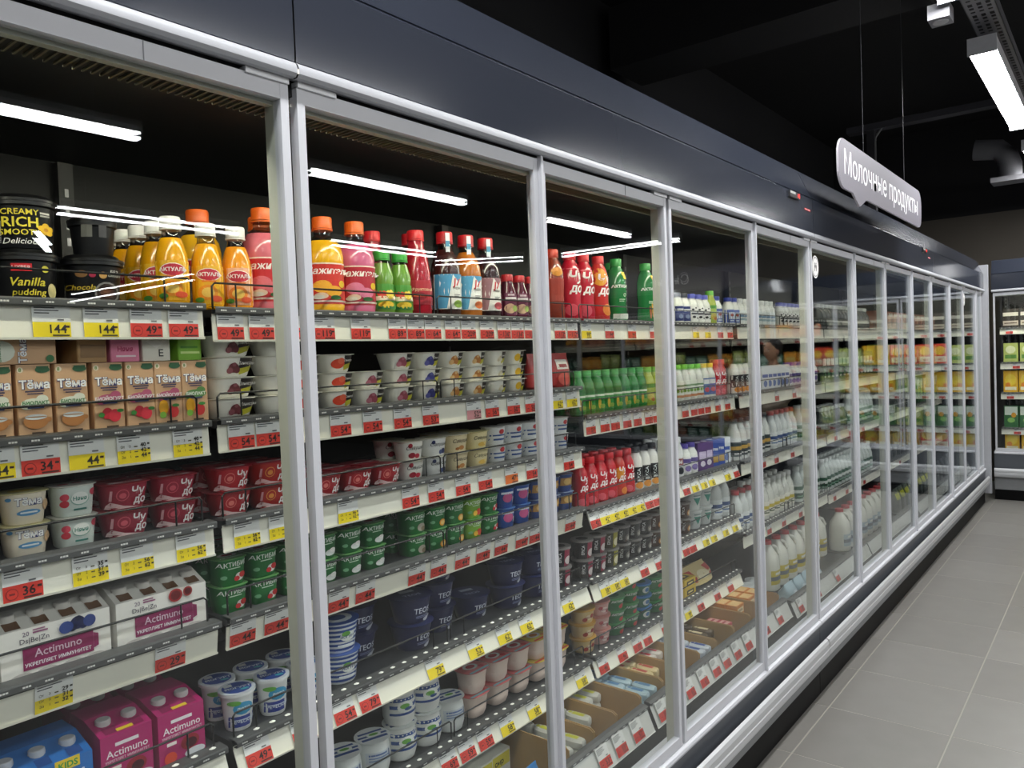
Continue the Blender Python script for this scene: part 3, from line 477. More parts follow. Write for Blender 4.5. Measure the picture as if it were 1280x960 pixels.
bar('bar_navy', 'wrapped blue and white curd bar', 'D0D8E4', '2A4A98'); bar('bar_dark', 'wrapped dark curd bar', '6A5A48', 'D8C8A0'); bar('bar_foil', 'crumpled silver curd wrapper', 'C8C8C0', 'B8B830')
# packs for the cabinet at the far end
def endpack(key, desc, w_, h, col, p, name='juice_pack', cat='pack'):
    k = 1.2 if .145 < h < .175 and key != 'end_dark' else 1.1
    p = [(q[0], q[1], q[2] * k, q[3], q[4] * k, q[5]) if q[0] in 'rd' else q for q in p]
    carton(key, name, desc, w_ * 1.04, .07, h * k, col, p)
endpack('end_dark', 'dark chocolate drink multipack', .13, .16, '2C2622', [('r', -.06, .02, .06, .06, 'B8B0A4'), ('r', -.06, .1, .06, .13, 'C8C4BC'), ('r', -.05, .036, .05, .044, '4A3028')])
endpack('end_white', 'white yogurt multipack', .13, .15, 'BEBFB4', [('r', -.06, .08, .06, .12, '5A5A58'), ('d', 0, .04, .03, .02, 'D8D8CC')])
endpack('end_red', 'red and yellow drink pack', .12, .18, 'D8402C', [('d', 0, .12, .05, .04, 'F0C040'), ('r', -.05, .02, .05, .07, 'F0E0C8'), ('t', '100', 0, .035, .02, .03, 'C02820')])
endpack('end_yellow', 'yellow juice pack', .11, .17, 'E8B424', [('d', 0, .1, .045, .045, 'F0D040'), ('d', -.02, .06, .02, .02, 'E88820'), ('r', -.045, .02, .045, .045, 'F8F0D0')])
endpack('end_lime', 'pale lime yogurt pack', .11, .15, 'B8C46C', [('d', 0, .1, .04, .03, 'E8ECC0'), ('r', -.045, .03, .045, .06, '5A8A38')])
endpack('end_green', 'green and white kefir pack', .11, .17, '2E6A38', [('r', -.05, .1, .05, .165, 'DCE4D8'), ('d', 0, .06, .03, .02, '8AC060'), ('d', .02, .1, .02, .02, 'E0A030')])
endpack('end_meat', 'brown pink food tray', .14, .12, 'A8644C', [('d', -.02, .06, .035, .03, 'C88A70'), ('d', .03, .05, .03, .03, '8A4838'), ('r', -.06, .09, .06, .11, 'D8C8B8')])
endpack('end_orange', 'orange cheese pack', .13, .14, 'D8922C', [('r', -.05, .06, .05, .1, 'E8C878'), ('d', 0, .03, .03, .02, 'B84828')])
endpack('end_teal', 'teal and white food pack', .12, .12, '4A7A6C', [('r', -.05, .06, .05, .1, 'C8D8D0'), ('d', 0, .03, .03, .02, 'A8C8B8')])
endpack('end_pink', 'pink food pack', .13, .13, 'C07878', [('r', -.05, .03, .05, .06, 'E8D0C8'), ('d', 0, .09, .035, .025, 'A04848')])

# ---------------------------------------------------------------- placing products
ORD = ['top', 'second', 'third', 'fourth', 'fifth', 'sixth', 'seventh']
NUM = ['first', 'second', 'third', 'fourth', 'fifth', 'sixth', 'seventh', 'eighth', 'ninth', 'tenth', 'eleventh', 'twelfth', 'thirteenth', 'fourteenth', 'fifteenth', 'sixteenth', 'seventeenth', 'eighteenth', 'nineteenth', 'twentieth']
PLACED = []
MAIN = Matrix.Identity(4)
FRONT = -0.352
BOUND = [.155 + .625 * k - (.039 if k % 2 else 0) for k in range(13)] + [7.97]
def door_of(y, x=-.39):
    yv = y * 1.0095 / (1.0095 - x)
    for i in range(13):
        if yv < BOUND[i + 1]: return NUM[i] + ' door'
    return 'last door'
def put(key, ys, z, where, n=1, rows=1, x=None, rz=0.0, frame=MAIN, note='', jit=.012, levels=None, tilt=None):
    p = PR[key]; xf = (FRONT if x is None else x) - p['hd']; turn = -.45 if p['name'].endswith('_bottle') else (-.3 if abs(p['hw'] - p['hd']) < 1e-4 and frame is MAIN else 0)
    for c, y in enumerate(ys if isinstance(ys, (list, tuple)) else [ys]):
        nn = levels[c] if levels else n
        for r in range(rows):
            for k in range(nn):
                loc = frame @ Vector((xf - r * (2 * p['hd'] + .003), y + random.uniform(-.0015, .0015) * (r > 0), z + k * p['pitch']))
                o = obj(p['name'], p['body'], None, loc, 0)
                o.rotation_euler = (0, tilt or 0, frame.to_euler().z + rz + turn + random.uniform(-jit, jit))
                for nm, me in p['parts']: obj(nm, me, o)
                PLACED.append((o, p, where if frame is not MAIN or where.startswith('in ') else (where + ', ' + door_of(y, xf)), note, r, k, nn, y))
def label_all():
    G = {}
    for t in PLACED: G.setdefault((t[1]['desc'], t[2], t[3]), []).append(t)
    for (desc, where, note), L in G.items():
        cols = sorted({t[7] for t in L}); rowsn = max(t[4] for t in L)
        for o, p, where, note, r, k, nn, y in L:
            bits = [desc]
            if note: bits.append(note)
            if nn > 1: bits.append('bottom' if k == 0 else ('topmost' if k == nn - 1 else 'middle' if nn == 3 else ('lower' if k == 1 else 'upper') + ' middle'))
            if len(cols) > 1: bits.append(NUM[cols.index(y)] + ' from left')
            if rowsn > 0: bits.append('front' if r == 0 else ('behind' if rowsn == 1 else NUM[r] + ' row'))
            bits.append(where)
            o['label'] = ' '.join(bits); o['category'] = p['cat']
            if len(L) > 1: o['group'] = desc + ' row, ' + where

pouch('bag_red', 'dessert_pouch', 'dark red dessert pouch', .1, .05, .11, 'A83030', [('r', -.03, .06, .03, .09, 'E0D8D0'), ('d', 0, .03, .03, .02, 'D8584C'), ('r', -.02, .066, .02, .076, '8A2028')])
pouch('pastry_bag', 'pastry_bag', 'cream pastry bag with red ends', .24, .15, .07, 'D8C48C', [('r', -.115, .02, -.06, .06, 'B83028'), ('r', .05, .03, .115, .06, 'B83028'), ('d', 0, .04, .05, .014, 'EFE4C0')])
pouch('snack_bag', 'snack_bag', 'blue crinkled snack bag', .2, .12, .1, '2E7CC0', [('d', .06, .05, .035, .03, 'E8B828'), ('p', [(-.06, .06), (.0, .05), (.0, .062), (-.05, .074)], 'D03A34'), ('r', -.08, .086, .06, .094, 'E8742C'), ('t', 'сырки', .055, .044, .014, .02, 'B83428'), ('d', -.05, .03, .03, .012, '7AB8E0')])
carton('slices', 'cheese_slices_pack', 'striped white and green cheese slices pack', .09, .09, .014, 'EAEAE4', [('r', -.04, .003, .04, .01, '2E6AA8')], top=[('r', -.04, -.042, .04, -.03, '2A5EA0'), ('r', -.04, -.02, .04, -.01, '4A9A48'), ('r', -.04, .02, .04, .03, '2A5EA0'), ('d', .01, .005, .02, .01, 'F0A030'), ('r', -.03, .032, .03, .04, '4A9A48')])
carton('carton_pack', 'yellow_carton', 'small white and yellow cheese carton', .1, .08, .09, 'E4E2D4', [('r', -.04, .05, .045, .085, 'E8D838'), ('t', 'сыр', 0, .058, .014, .03, '3A3A20')])

# ================================================================ the setting
DARK = M('2E323C', .14, var=.0); ALU = M('C4C6CC', .45, .0, var=.03, scale=8); WHITE = M('DADCE0', .42, var=.03)
INNER = M('060708', .33, .0, var=.12, scale=5, spec=.16); BLACK = M('0B0B0D', .5); KICK = M('77797B', .5); GRIT = M('2A2824', .6)
def struct(name, b, parent=None): return obj(name, b, parent, kind='structure') if parent is None else obj(name, b, parent)
floor_m = bpy.data.materials.new('floor_far'); floor_m.use_nodes = True
nt = floor_m.node_tree; br = nt.nodes.new('ShaderNodeTexBrick'); br.offset = 0; br.inputs['Color1'].default_value = rgb('6E6E6C'); br.inputs['Color2'].default_value = rgb('6A6A69'); br.inputs['Mortar'].default_value = rgb('9A968C')
br.inputs['Scale'].default_value = 1; br.inputs['Brick Width'].default_value = .43; br.inputs['Row Height'].default_value = .44; br.inputs['Mortar Size'].default_value = .005
tc = nt.nodes.new('ShaderNodeTexCoord'); mp = nt.nodes.new('ShaderNodeMapping'); mp.inputs['Location'].default_value = (-.061, -3.148, 0)
nt.links.new(tc.outputs['Object'], mp.inputs[0]); nt.links.new(mp.outputs[0], br.inputs['Vector']); nt.links.new(br.outputs['Color'], nt.nodes['Principled BSDF'].inputs['Base Color']); nt.nodes['Principled BSDF'].inputs['Roughness'].default_value = .4
fl = struct('floor', B().box(-1.6, 16, -5, 9.3, -.06, -.0009, floor_m))
tile_m = [M(c, .34, var=.1, scale=9, bump=.12) for c in ('787672', '7C7A76', '75736F')]
tiles = []
for q, m in enumerate(tile_m):
    b = B(); a, c, h = .43 / 2 - .0022, .44 / 2 - .0022, .0007
    vs = [(-a, -c, -.0045), (a, -c, -.0045), (a, c, -.0045), (-a, c, -.0045), (-a, -c, -h), (a, -c, -h), (a, c, -h), (-a, c, -h), (-a + h, -c + h, 0), (a - h, -c + h, 0), (a - h, c - h, 0), (-a + h, c - h, 0)]
    b.add(vs, [(0, 1, 5, 4), (1, 2, 6, 5), (2, 3, 7, 6), (3, 0, 4, 7), (4, 5, 9, 8), (5, 6, 10, 9), (6, 7, 11, 10), (7, 4, 8, 11), (8, 9, 10, 11)], m)
    tiles.append(b.mesh('floor_tile'))
for i in range(-1, 8):
    for j in range(-6, 12):
        obj('floor_tile', random.choice(tiles), fl, (.061 + .43 * (i + .5), 3.148 + .44 * (j + .5), 0))
wm = M('4C4740', .85, var=.05, scale=3); bm_ = M('101013', .9); cm = M('08080B', .9)
struct('wall_left', B().box(-1.75, -1.6, -5, 9.4, 0, 4, bm_))
b = B().box(-1.6, 16, 9.3, 9.45, 0, 2.75, wm); b.box(-1.6, 16, 9.3, 9.45, 2.75, 4, bm_); struct('wall_back', b)
struct('wall_right', B().box(16, 16.15, -5, 9.45, 0, 4, bm_)); struct('wall_front', B().box(-1.6, 16, -5.15, -5, 0, 4, bm_))
struct('ceiling', B().box(-1.75, 16.15, -5.15, 9.45, 3.7, 3.85, cm))

# ---------------------------------------------------------------- cabinets
def cabinet(label, y0, y1, bounds, frame=MAIN, dz=0.0, display=None, first=0, group='glass door cabinets along the aisle', sticker=(), fine=True, led=1.0, bay=1.25):
    root = bpy.data.objects.new('refrigerated_cabinet', None); COL.objects.link(root)
    root.matrix_world = frame @ Matrix.Translation((0, y0, 0))
    root['label'] = label; root['category'] = 'cabinet'; root['group'] = group
    L = y1 - y0; P = lambda name, b: obj(name, b, root)
    g = .0015
    P('header_panel', B().extrude_y([(.004, 1.9), (.014, 1.905), (.014, 2.037), (.012, 2.042), (0.006, 2.043), (-.3, 2.04)], g, L - g, DARK))
    P('header_cap', B().extrude_y([(.004, 2.045), (.009, 2.047), (-.045, 2.166), (-.05, 2.17), (-.055, 2.17), (-.9, 2.17)], g, L - g, DARK))
    P('header_trim', B().extrude_y([(-.012, 1.885), (.008, 1.8805), (.015, 1.8812), (.02, 1.886), (.0205, 1.893), (.017, 1.901), (.012, 1.9045), (.004, 1.905)], g, L - g, M('A6A8AE', .5, var=.02), smooth=True))
    P('recess', B().box(-.045, -.012, g, L - g, 1.86, 1.9, BLACK))
    P('canopy', B().box(-.9, -.05, 0, L, 1.925, 2.16, BLACK))
    P('back_panel', B().box(-.92, -.9, 0, L, .1, 2.16, INNER))
    P('base_pan', B().box(-.9, -.12, 0, L, .18 + dz * .5, .2 + dz * .5, INNER))
    P('well_panel', B().extrude_y([(-.122, .31 + dz), (-.108, .2 + dz), (-.05, .2 + dz)], 0, L, M('33312D', .6, scale=60)))
    P('door_sill', B().extrude_y([(-.062, .296 + dz), (-.055, .318 + dz), (-.03, .311 + dz), (-.03, .309 + dz), (.002, .309 + dz), (.008, .305 + dz), (.01, .297 + dz), (.007, .289 + dz), (0, .285 + dz)], g, L - g, ALU, smooth=True))
    P('front_panel', B().extrude_y([(0, .288 + dz), (0, .19 + dz * .6)], g, L - g, M('50545A', .35)))
    P('bumper', B().extrude_y([(.02, .2 + dz * .4), (.02, .233 + dz * .4), (.025, .2395 + dz * .4), (.034, .234 + dz * .4), (.039, .222 + dz * .4), (.039, .206 + dz * .4), (.036, .203 + dz * .4), (.036, .199 + dz * .4), (.039, .196 + dz * .4), (.039, .178 + dz * .4), (.035, .174 + dz * .4), (.034, .166 + dz * .4), (.028, .158 + dz * .4), (0, .155 + dz * .4)], 2 * g, L - 2 * g, M('BFC1C4', .36, .3, scale=8)))
    P('kick_plate', B().extrude_y([(0, .2 + dz * .4), (0, .096), (-.006, .092)], g, L - g, KICK))
    P('plinth', B().box(-.85, -.004, g, L - g, .0, .092, M('070708', .5, var=0, spec=.12)))
    P('side_panel', B().box(-.9, -.05, -.012 if y0 < -.4 else -.001, .0 if y0 < -.4 else .001, .1, 2.16, INNER)) if y0 < -.4 else None
    hc = B().box(-.1, -.038, 0, L, 1.852, 1.856, GRIT)
    for k in range(int(L / .012)):
        if k % 1 == 0: hc.box(-.1, -.04, k * .012, k * .012 + .003, 1.849, 1.852, M('6A6450', .6))
    o = P('air_grille', hc); o['kind'] = 'stuff'
    nb = max(1, round(L / bay))
    for k in range(nb):
        a, c = L * k / nb + .03, L * (k + 1) / nb - .03
        t = B().tube([(-.13, a, 1.902), (-.13, c, 1.902)], .011, M('FFFBE4', .4, emit=LED_E * led, var=0), 10)
        P('led_tube', t)
        up = B()
        for yy in (L * k / nb + .02, ): 
            up.box(-.9, -.875, yy - .016, yy + .016, .3, 1.92, BLACK)
            for z in range(40): up.box(-.8755, -.874, yy - .004, yy + .004, .4 + z * .037, .418 + z * .037, M('77777A', .3, .8))
        P('slotted_upright', up)
    for i in range(len(bounds) - 1):
        a, c = bounds[i] - y0, bounds[i + 1] - y0; odd = (i + first) % 2          # odd: meeting edge at left, hinge at right
        a += .014 if odd == 1 else -.008; c -= .022 if odd == 1 else .002
        zb, zt, sw, rt = .312 + dz, 1.874, .0145, .026; yy = bounds[i + 1] - y0
        b = B(); LIP = M('C4C6BA', .45)
        b.box(-.019 if odd else -.010, 0, a, a + sw, zb, zt, ALU); b.box(-.010 if odd else -.019, 0, c - sw, c, zb, zt, ALU)
        if not odd: b.box(-.042, -.019, c - sw, c, zb, zt - .01, LIP)
        b.box(-.019, -.0004, a + sw, c - sw, zt - rt, zt, ALU); b.box(-.019, -.0004, a + sw, c - sw, zb, zb + .028, ALU)
        b.box(-.034, -.02, a + .004, c - .004, zt - rt - .006, zt - .004, LIP)
        d = P('door', b)
        gy0, gy1, gz0, gz1 = a + sw - .004, c - sw + .004, zb + .024, zt - rt + .004
        gp = B().add([(x, y, z) for z, x0_ in ((gz0, -.0175), (gz1, -.0105)) for x in (x0_, -.006) for y in (gy0, gy1)], [(0, 1, 3, 2), (4, 6, 7, 5), (2, 3, 7, 6), (0, 4, 5, 1), (0, 2, 6, 4), (1, 5, 7, 3)], GLASS)
        gl = obj('glass_pane', gp, d)
        ends = ((c - .075, c) if not odd else (a, a + .075))
        cb = B().box(-.012, .004, ends[0], ends[1], zt - .002, zt + .007, WHITE); obj('corner_cap', cb, d)
        if fine and odd == 0:
            obj('rail_joint', B().box(-.0005, .0006, a + .62 * (c - a), a + .62 * (c - a) + .0012, zt - rt, zt, M('8A8C92', .5)), d)
        for (si, zc) in sticker:
            if si == i:
                yc = a + .075 if odd else c - .075
                s_ = B(); n = 28; r = .043
                for rr, m, x in ((r, M('F0F0EE', .5), -.0056), (r * .86, M('2A2C30', .5), -.0054), (r * .8, M('F0F0EE', .5), -.0052)):
                    s_.add([(x, yc + rr * cos(2 * pi * k / n), zc + rr * 1.1 * sin(2 * pi * k / n)) for k in range(n)], [tuple(range(n))], m)
                art(s_, [('d', -.008, .006, .007, .012, '1C1E22'), ('d', .008, .004, .007, .014, '1C1E22'), ('d', -.006, .01, .003, .004, 'F0F0EE'), ('d', .009, .01, .003, .004, 'F0F0EE'), ('r', -.014, -.018, -.008, -.004, '1C1E22'), ('r', .006, -.018, .012, -.004, '1C1E22')], lambda u, v, q: (-.0052 + q, yc + u, zc + v), .0002, .0001)
                obj('round_sticker', s_, gl)
        if odd:
            m_ = B().box(-.03, .001, yy - .0215, yy - .0085, zb, zt + .002, ALU); m_.box(-.002, .009, yy - .0185, yy - .0115, zb - .004, zt + .012, ALU)
            P('mullion', m_)
    if display:
        yy = display - y0
        d = B().box(.012, .022, yy - .06, yy + .05, 2.012, 2.036, M('1A1A1C', .3)); d.box(.022, .0226, yy - .056, yy - .0, 2.026, 2.034, M('C8C8C4', .3))
        dd = P('temperature_display', d)
        art_b = art(B(), [('t', '+4', 0, -.008, .016, .05, 'FF2018')], lambda u, v, q: (.0226 + q, yy + .035 + u, 2.025 + v))
        art_b.mats = [M('FF2A20', .4, emit=2.5, var=0)]
        obj('red_digits', art_b, dd)
        P('maker_plate', art(B(), [('r', -.035, -.004, .035, .004, 'C02028'), ('r', -.03, -.001, -.004, .001, 'E8D8D8'), ('r', .002, -.001, .03, .001, 'E8D8D8')], lambda u, v, q: (.0142 + q, yy + .16 + u, 1.99 + v)))
    return root
def bnd(a, b_): return [y for y in BOUND if a - .05 <= y <= b_ + .05]
cabinet('glass door dairy cabinet nearest the camera, holding baby food', -.47, .745, [-.47] + [y for y in BOUND if y < .76], first=1, led=1.0)
cabinet('glass door dairy cabinet with juice bottles, second from the left', .745, 3.25, [y for y in BOUND if .7 < y < 3.25], first=1, display=3.02, led=1.0)
cabinet('glass door milk cabinet with a round white sticker, third from left', 3.25, 5.745, [y for y in BOUND if 3.2 < y < 5.75], first=1, display=5.45, sticker=((0, 1.775),), led=.3)
cabinet('glass door cabinet furthest along the aisle beside corner post', 5.745, 8.02, [y for y in BOUND if 5.7 < y < 9], first=1, sticker=((2, 1.78),), led=.3)
END = Matrix.Translation((.05, 8.2, 0)) @ Matrix.Rotation(-pi / 2, 4, 'Z')
ENDB = [.02 + .62 * k for k in range(9)]
cabinet('juice cabinet standing across the end of the aisle', 0, 5.0, ENDB, END, dz=.13, group='glass door cabinets at the end', fine=False, led=2.2)
b = B().box(-.03, .045, 8.03, 8.075, .08, 2.12, M('B8BAC0', .4, .3)); b.box(-.9, -.03, 8.03, 8.06, 0, 2.15, BLACK); 
tp = obj('trim_1', b, kind='structure')

# ---------------------------------------------------------------- shelves with ticket strips, tags and wire guards
XS = -.338
SHELF = {}
def shelf(bay, idx, y0, y1, zt, out=.004, drop=.066, dots=False, where='', frame=MAIN, guard=True, deckx=None, xs=XS, end='second bay'):
    bandm = M('4A4B4C', .5, var=.04); deckm = M('3A3C3F', .42, .35, var=.08)
    o = obj('shelf', B().box(-.86, xs + .004, y0 + .004, y1 - .004, zt - .02, zt - .006, deckm), None, frame @ Vector((0, 0, 0)), frame.to_euler().z)
    o['label'] = where; o['category'] = 'shelf'; o['group'] = 'cabinet shelves'
    e = B().extrude_y([(xs - .012, zt), (xs + .017, zt - .001), (xs + .0185, zt - .004), (xs + .0185, zt - .0125), (xs + .017, zt - .0135), (xs + .004, zt - .0145)], y0 + .004, y1 - .004, bandm)
    n = int((y1 - y0) / .0315)
    for k in range(n):
        y = y0 + .015 + k * .0315
        for q in range(3): e.add([(xs + .0188, y + q * .0042, zt - .0095), (xs + .0188, y + q * .0042 + .0034, zt - .0095), (xs + .0188, y + q * .0042 + .0034, zt - .0068), (xs + .0188, y + q * .0042, zt - .0068)], [(0, 1, 2, 3)], M('D8D8D6', .5))
    if dots:  # white bumps: light coming through the edge holes, put into the colour
        for k in range(int((y1 - y0) / .036)):
            y = y0 + .02 + k * .036
            e.add([(xs + .004 + .005 * sin(2 * pi * j / 8), y + .007 * cos(2 * pi * j / 8), zt + .0006) for j in range(8)] + [(xs + .004, y, zt + .0035)], [(j, (j + 1) % 8, 8) for j in range(8)][::-1], M('FCFCF6', .3, var=0))
    obj('edge_band', e, o)
    s = B().extrude_y([(xs + .004, zt - .014), (xs + out, zt - drop), (xs + out + .003, zt - drop - .001), (xs + out + .004, zt - drop + .003)], y0 + .004, y1 - .004, M('F2F0E2', .42, var=.02))
    s.extrude_y([(xs + out - .002, zt - drop), (xs + .001, zt - .014)], y0 + .004, y1 - .004, M('D0CFC6', .5))
    obj('ticket_strip', s, o)
    for y in (y0 + .006, y1 - .008):
        obj('bracket', B().add([(-.87, y, zt - .02), (-.87, y, zt - .1), (-.84, y, zt - .1), (xs - .02, y, zt - .035), (xs - .02, y, zt - .02)], [(0, 1, 2, 3, 4)], deckm), o)
    if guard:
        g_ = B(); wm_ = M('2A2B2C', .4, .4); z = zt + .045; x = xs - .004; L = y1 - y0; m = max(1, round(L / .6))
        for k in range(m):
            a, c = y0 + .012 + (L - .02) * k / m, y0 + (L - .02) * (k + 1) / m
            g_.tube([(x, a, zt - .004), (x, a, z - .006), (x, a + .006, z), (x, c - .006, z), (x, c, z - .006), (x, c, zt - .004)], .0021, wm_, 5)
            g_.tube([(x, a + .05, zt - .004), (x, a + .05, z)], .0019, wm_, 4); g_.tube([(x, c - .05, zt - .004), (x, c - .05, z)], .0019, wm_, 4)
        gg = obj('wire_guard', g_, o)
    SHELF[(bay, idx)] = (zt, out, drop, xs, frame)
ZA = [1.562, 1.346, 1.157, .969, .731, .482]; ZB = [1.557, 1.347, 1.157, .968, .731, .482]; ZC = [1.557, 1.252, .957, .727, .483]; ZD = [1.557, 1.25, .95, .626]; ZE = [1.557, 1.25, .957, .612]
BAYS = [('A', -.46, .775, ZA, 'first bay'), ('B', .785, 2.025, ZB, 'second bay'), ('C', 2.035, 3.24, ZC, 'third bay'), ('D', 3.285, 4.525, ZD, 'fourth bay'), ('E', 4.535, 5.735, ZE, 'fifth bay'), ('F', 5.785, 7.025, ZE, 'sixth bay'), ('G', 7.035, 8.01, ZE, 'seventh bay')]
for nm, a, c, Z, bayname in BAYS:
    for i, z in enumerate(Z):
        out = .006
        if nm in 'AB' and i == 3: out = -.004
        if nm in 'AB' and i >= 4: out = .024
        if nm == 'C' and i >= 2: out = .022
        lo = (nm in 'AB' and i >= 4) or (nm in 'CDE' and i >= 3)
        shelf(nm, i, a, c, z, out, .062 if nm in 'AB' and i >= 4 else .066, dots=lo, where='dark metal shelf with white ticket strip, %s from top in %s' % (NUM[i], bayname))
    bz = .385 if nm in 'ABC' else .36
    deck = .27
    b = B().box(-.86, -.14, a + .004, c - .004, deck - .02, deck, M('34363A', .42, .35))
    o = obj('base_shelf', b); o['label'] = 'dark base deck with sloping ticket strip at bottom of ' + bayname; o['category'] = 'shelf'; o['group'] = 'cabinet shelves'
    e = B().extrude_y([(-.15, deck), (-.15, bz), (-.135, bz), (-.126, bz - .004), (-.126, bz - .012)], a + .004, c - .004, M('5A5B5C', .5))
    for k in range(int((c - a) / .0315)):
        y = a + .015 + k * .0315
        e.add([(-.1256, y, bz - .009), (-.1256, y + .014, bz - .009), (-.1256, y + .014, bz - .006), (-.1256, y, bz - .006)], [(0, 1, 2, 3)], M('D8D8D6', .5))
    obj('edge_band', e, o)
    obj('ticket_strip', B().extrude_y([(-.131, bz - .012), (-.105, bz - .072), (-.102, bz - .073)], a + .004, c - .004, M('D9DAD6', .42)), o)
    SHELF[(nm, 'base')] = (bz + .002, .026, .066, -.131, MAIN)
ZEND = [1.565, 1.242, .96, .63, .405]
for i, z in enumerate(ZEND):
    for k in range(4):
        shelf('Z%d' % k, i, .02 + 1.24 * k, .01 + 1.24 * (k + 1), z, .01, where='shelf of the end cabinet, %s from top, %s from left' % (NUM[i], NUM[k]), frame=END, guard=False)

# price tags
_TAG = {}
TAGW = .056
def tag_mesh(kind, txt):
    if (kind, txt) in _TAG: return _TAG[(kind, txt)]
    flat = lambda u, v, L: (L, u, v)
    w2 = TAGW / 2; H = .058
    card = B().box(-.0006, .0006, -w2, w2, 0, H, M('E9EAE8', .45, var=.02))
    col = {'R': 'D8392C', 'Y': 'F0D714', 'M': 'F0D714', 'P': 'C98A90', 'O': 'E0702C'}[kind]
    it = [('r', -w2, 0, w2, .026 if kind != 'M' else .024, col)]
    for k, L in enumerate((.034, .03, .036, .022)): it.append(('r', -w2 + .003, H - .006 - k * .0042, -w2 + .003 + L, H - .0042 - k * .0042, '55565A'))
    if kind == 'M':
        ps = txt.split('/'); n = len(ps)
        for k, p in enumerate(ps):
            v = (.0285 if n == 3 else .017) - k * .0088
            it += [('t', p, .016, v, .0068, .03, '26241C'), ('r', .023, v + .003, .027, v + .006, '26241C'), ('t', 'От' if k < n - 1 else 'За', -.019, v, .0042, .01, '3A3620'), ('t', str(n - k), -.007, v, .0042, .01, '3A3620'), ('r', 0, v, .006, v + .002, '5A5430')]
    else:
        it.append(('t', txt, .008 if kind == 'R' else .009, .0085, .0135, .018, '2A1512' if kind != 'Y' else '26241C'))
        it += [('r', .02, .017, .026, .0205, '3A1A16'), ('r', .0, .0035, .025, .006, '4A1E18' if kind != 'Y' else '4A4420')]
        if kind == 'R':
            n = 16
            for q, c in ((.0088, '7A1A18'), (.0078, col)): it.append(('d', -.016, .013, q, q, c))
            it.append(('r', -.02, .0115, -.012, .0145, '7A1A18'))
        it.append(('r', .008, .0285, .018, .031, '6A6A6C'))
    panel = art(B(), it, flat, .0008, .00012, .08)
    _TAG[(kind, txt)] = (card.mesh('price_tag'), panel.mesh('price_print'))
    return _TAG[(kind, txt)]
TAGS = []
def tags(bay, idx, spec, shelfname):
    for y, kind, txt in spec:
        zt, out, drop, xs, fr = SHELF[(bay, idx)]
        a = math.atan2(out - .004, drop - .014)
        card, panel = tag_mesh(kind, txt)
        zb = zt - drop + .001
        o = obj('price_tag', card, None, fr @ Vector((xs + out + .0022, y, zb))); o.rotation_euler = (0, -a, fr.to_euler().z)
        obj('price_print', panel, o)
        colour = {'R': 'red', 'Y': 'yellow', 'M': 'yellow multi-line', 'P': 'faded pink', 'O': 'orange'}[kind]
        TAGS.append((o, '%s price tag reading %s' % (colour, txt.replace('/', ' ')), shelfname + ' strip, ' + (door_of(y, xs) if fr is MAIN else 'end cabinet'), y))
def R(*a): return [(y, 'R', t) for y, t in a]
tags('A', 0, [(.511, 'Y', '144'), (.587, 'Y', '144'), (.663, 'R', '49'), (.731, 'R', '49')], 'top')
tags('B', 0, R((.825, '49'), (.893, '49'), (.96, '119'), (1.045, '119'), (1.146, '119'), (1.257, '89'), (1.317, '89'), (1.376, '64'), (1.447, '64'), (1.508, '209'), (1.582, '209'), (1.654, '136'), (1.714, '136'), (1.775, '136'), (1.922, '112'), (1.99, '112')), 'top')
tags('C', 0, [(2.068, 'Y', '98'), (2.208, 'R', '94'), (2.356, 'R', '94'), (2.512, 'R', '87'), (2.864, 'Y', '75'), (2.975, 'Y', '75'), (3.1, 'R', '69'), (3.2, 'R', '69')], 'top')
tags('A', 1, [(.42, 'Y', '44'), (.484, 'R', '34'), (.553, 'Y', '44'), (.63, 'M', '40/42/44'), (.728, 'M', '40/42/44')], 'second')
tags('B', 1, [(.837, 'R', '54'), (.897, 'R', '54'), (1.078, 'R', '54'), (1.169, 'R', '54'), (1.262, 'R', '54'), (1.356, 'R', '53'), (1.516, 'P', '52'), (1.591, 'R', '56'), (1.684, 'R', '50'), (1.765, 'R', '50'), (1.896, 'Y', '62'), (1.973, 'Y', '62')], 'second')
tags('A', 2, [(.449, 'R', '36'), (.549, 'M', '35/37/39'), (.626, 'M', '56/62'), (.724, 'M', '56/62')], 'third')
tags('B', 2, [(.839, 'M', '56/62'), (.916, 'M', '56/62'), (1.088, 'M', '56/62'), (1.277, 'R', '54'), (1.364, 'R', '54'), (1.463, 'R', '54'), (1.551, 'R', '54'), (1.663, 'O', '47'), (1.759, 'R', '54'), (1.945, 'R', '54')], 'third')
tags('A', 3, [(.486, 'M', '29/31/32'), (.678, 'R', '29')], 'fourth')
tags('B', 3, R(*[(y, '44') for y in (.823, .899, 1.056, 1.131, 1.292, 1.368, 1.456, 1.538, 1.614, 1.706, 1.77, 1.95)]), 'fourth')
tags('B', 4, [(.834, 'R', '49'), (.94, 'R', '49'), (1.045, 'R', '54'), (1.115, 'R', '79'), (1.325, 'Y', '79'), (1.473, 'Y', '52'), (1.592, 'Y', '62'), (1.69, 'Y', '62'), (1.897, 'Y', '62')], 'fifth')
tags('B', 5, [(1.361, 'R', '69'), (1.428, 'R', '59'), (1.499, 'R', '59'), (1.59, 'Y', '58'), (1.71, 'Y', '58'), (1.955, 'Y', '58')], 'sixth')
tags('C', 1, R(*[(y, '51') for y in (2.075, 2.16, 2.226, 2.304, 2.376, 2.456, 2.516, 2.749, 2.826, 2.89, 2.954, 3.054, 3.153)]), 'second')
tags('C', 2, [(2.066, 'R', '42')] + [(y, 'Y', '42') for y in (2.124, 2.182, 2.24, 2.298, 2.356)] + R(*[(y, '39') for y in (2.42, 2.478, 2.536, 2.716)]) + [(y, 'Y', '36') for y in (2.792, 2.872, 2.947, 3.106)] + R((3.2, '45')), 'third')
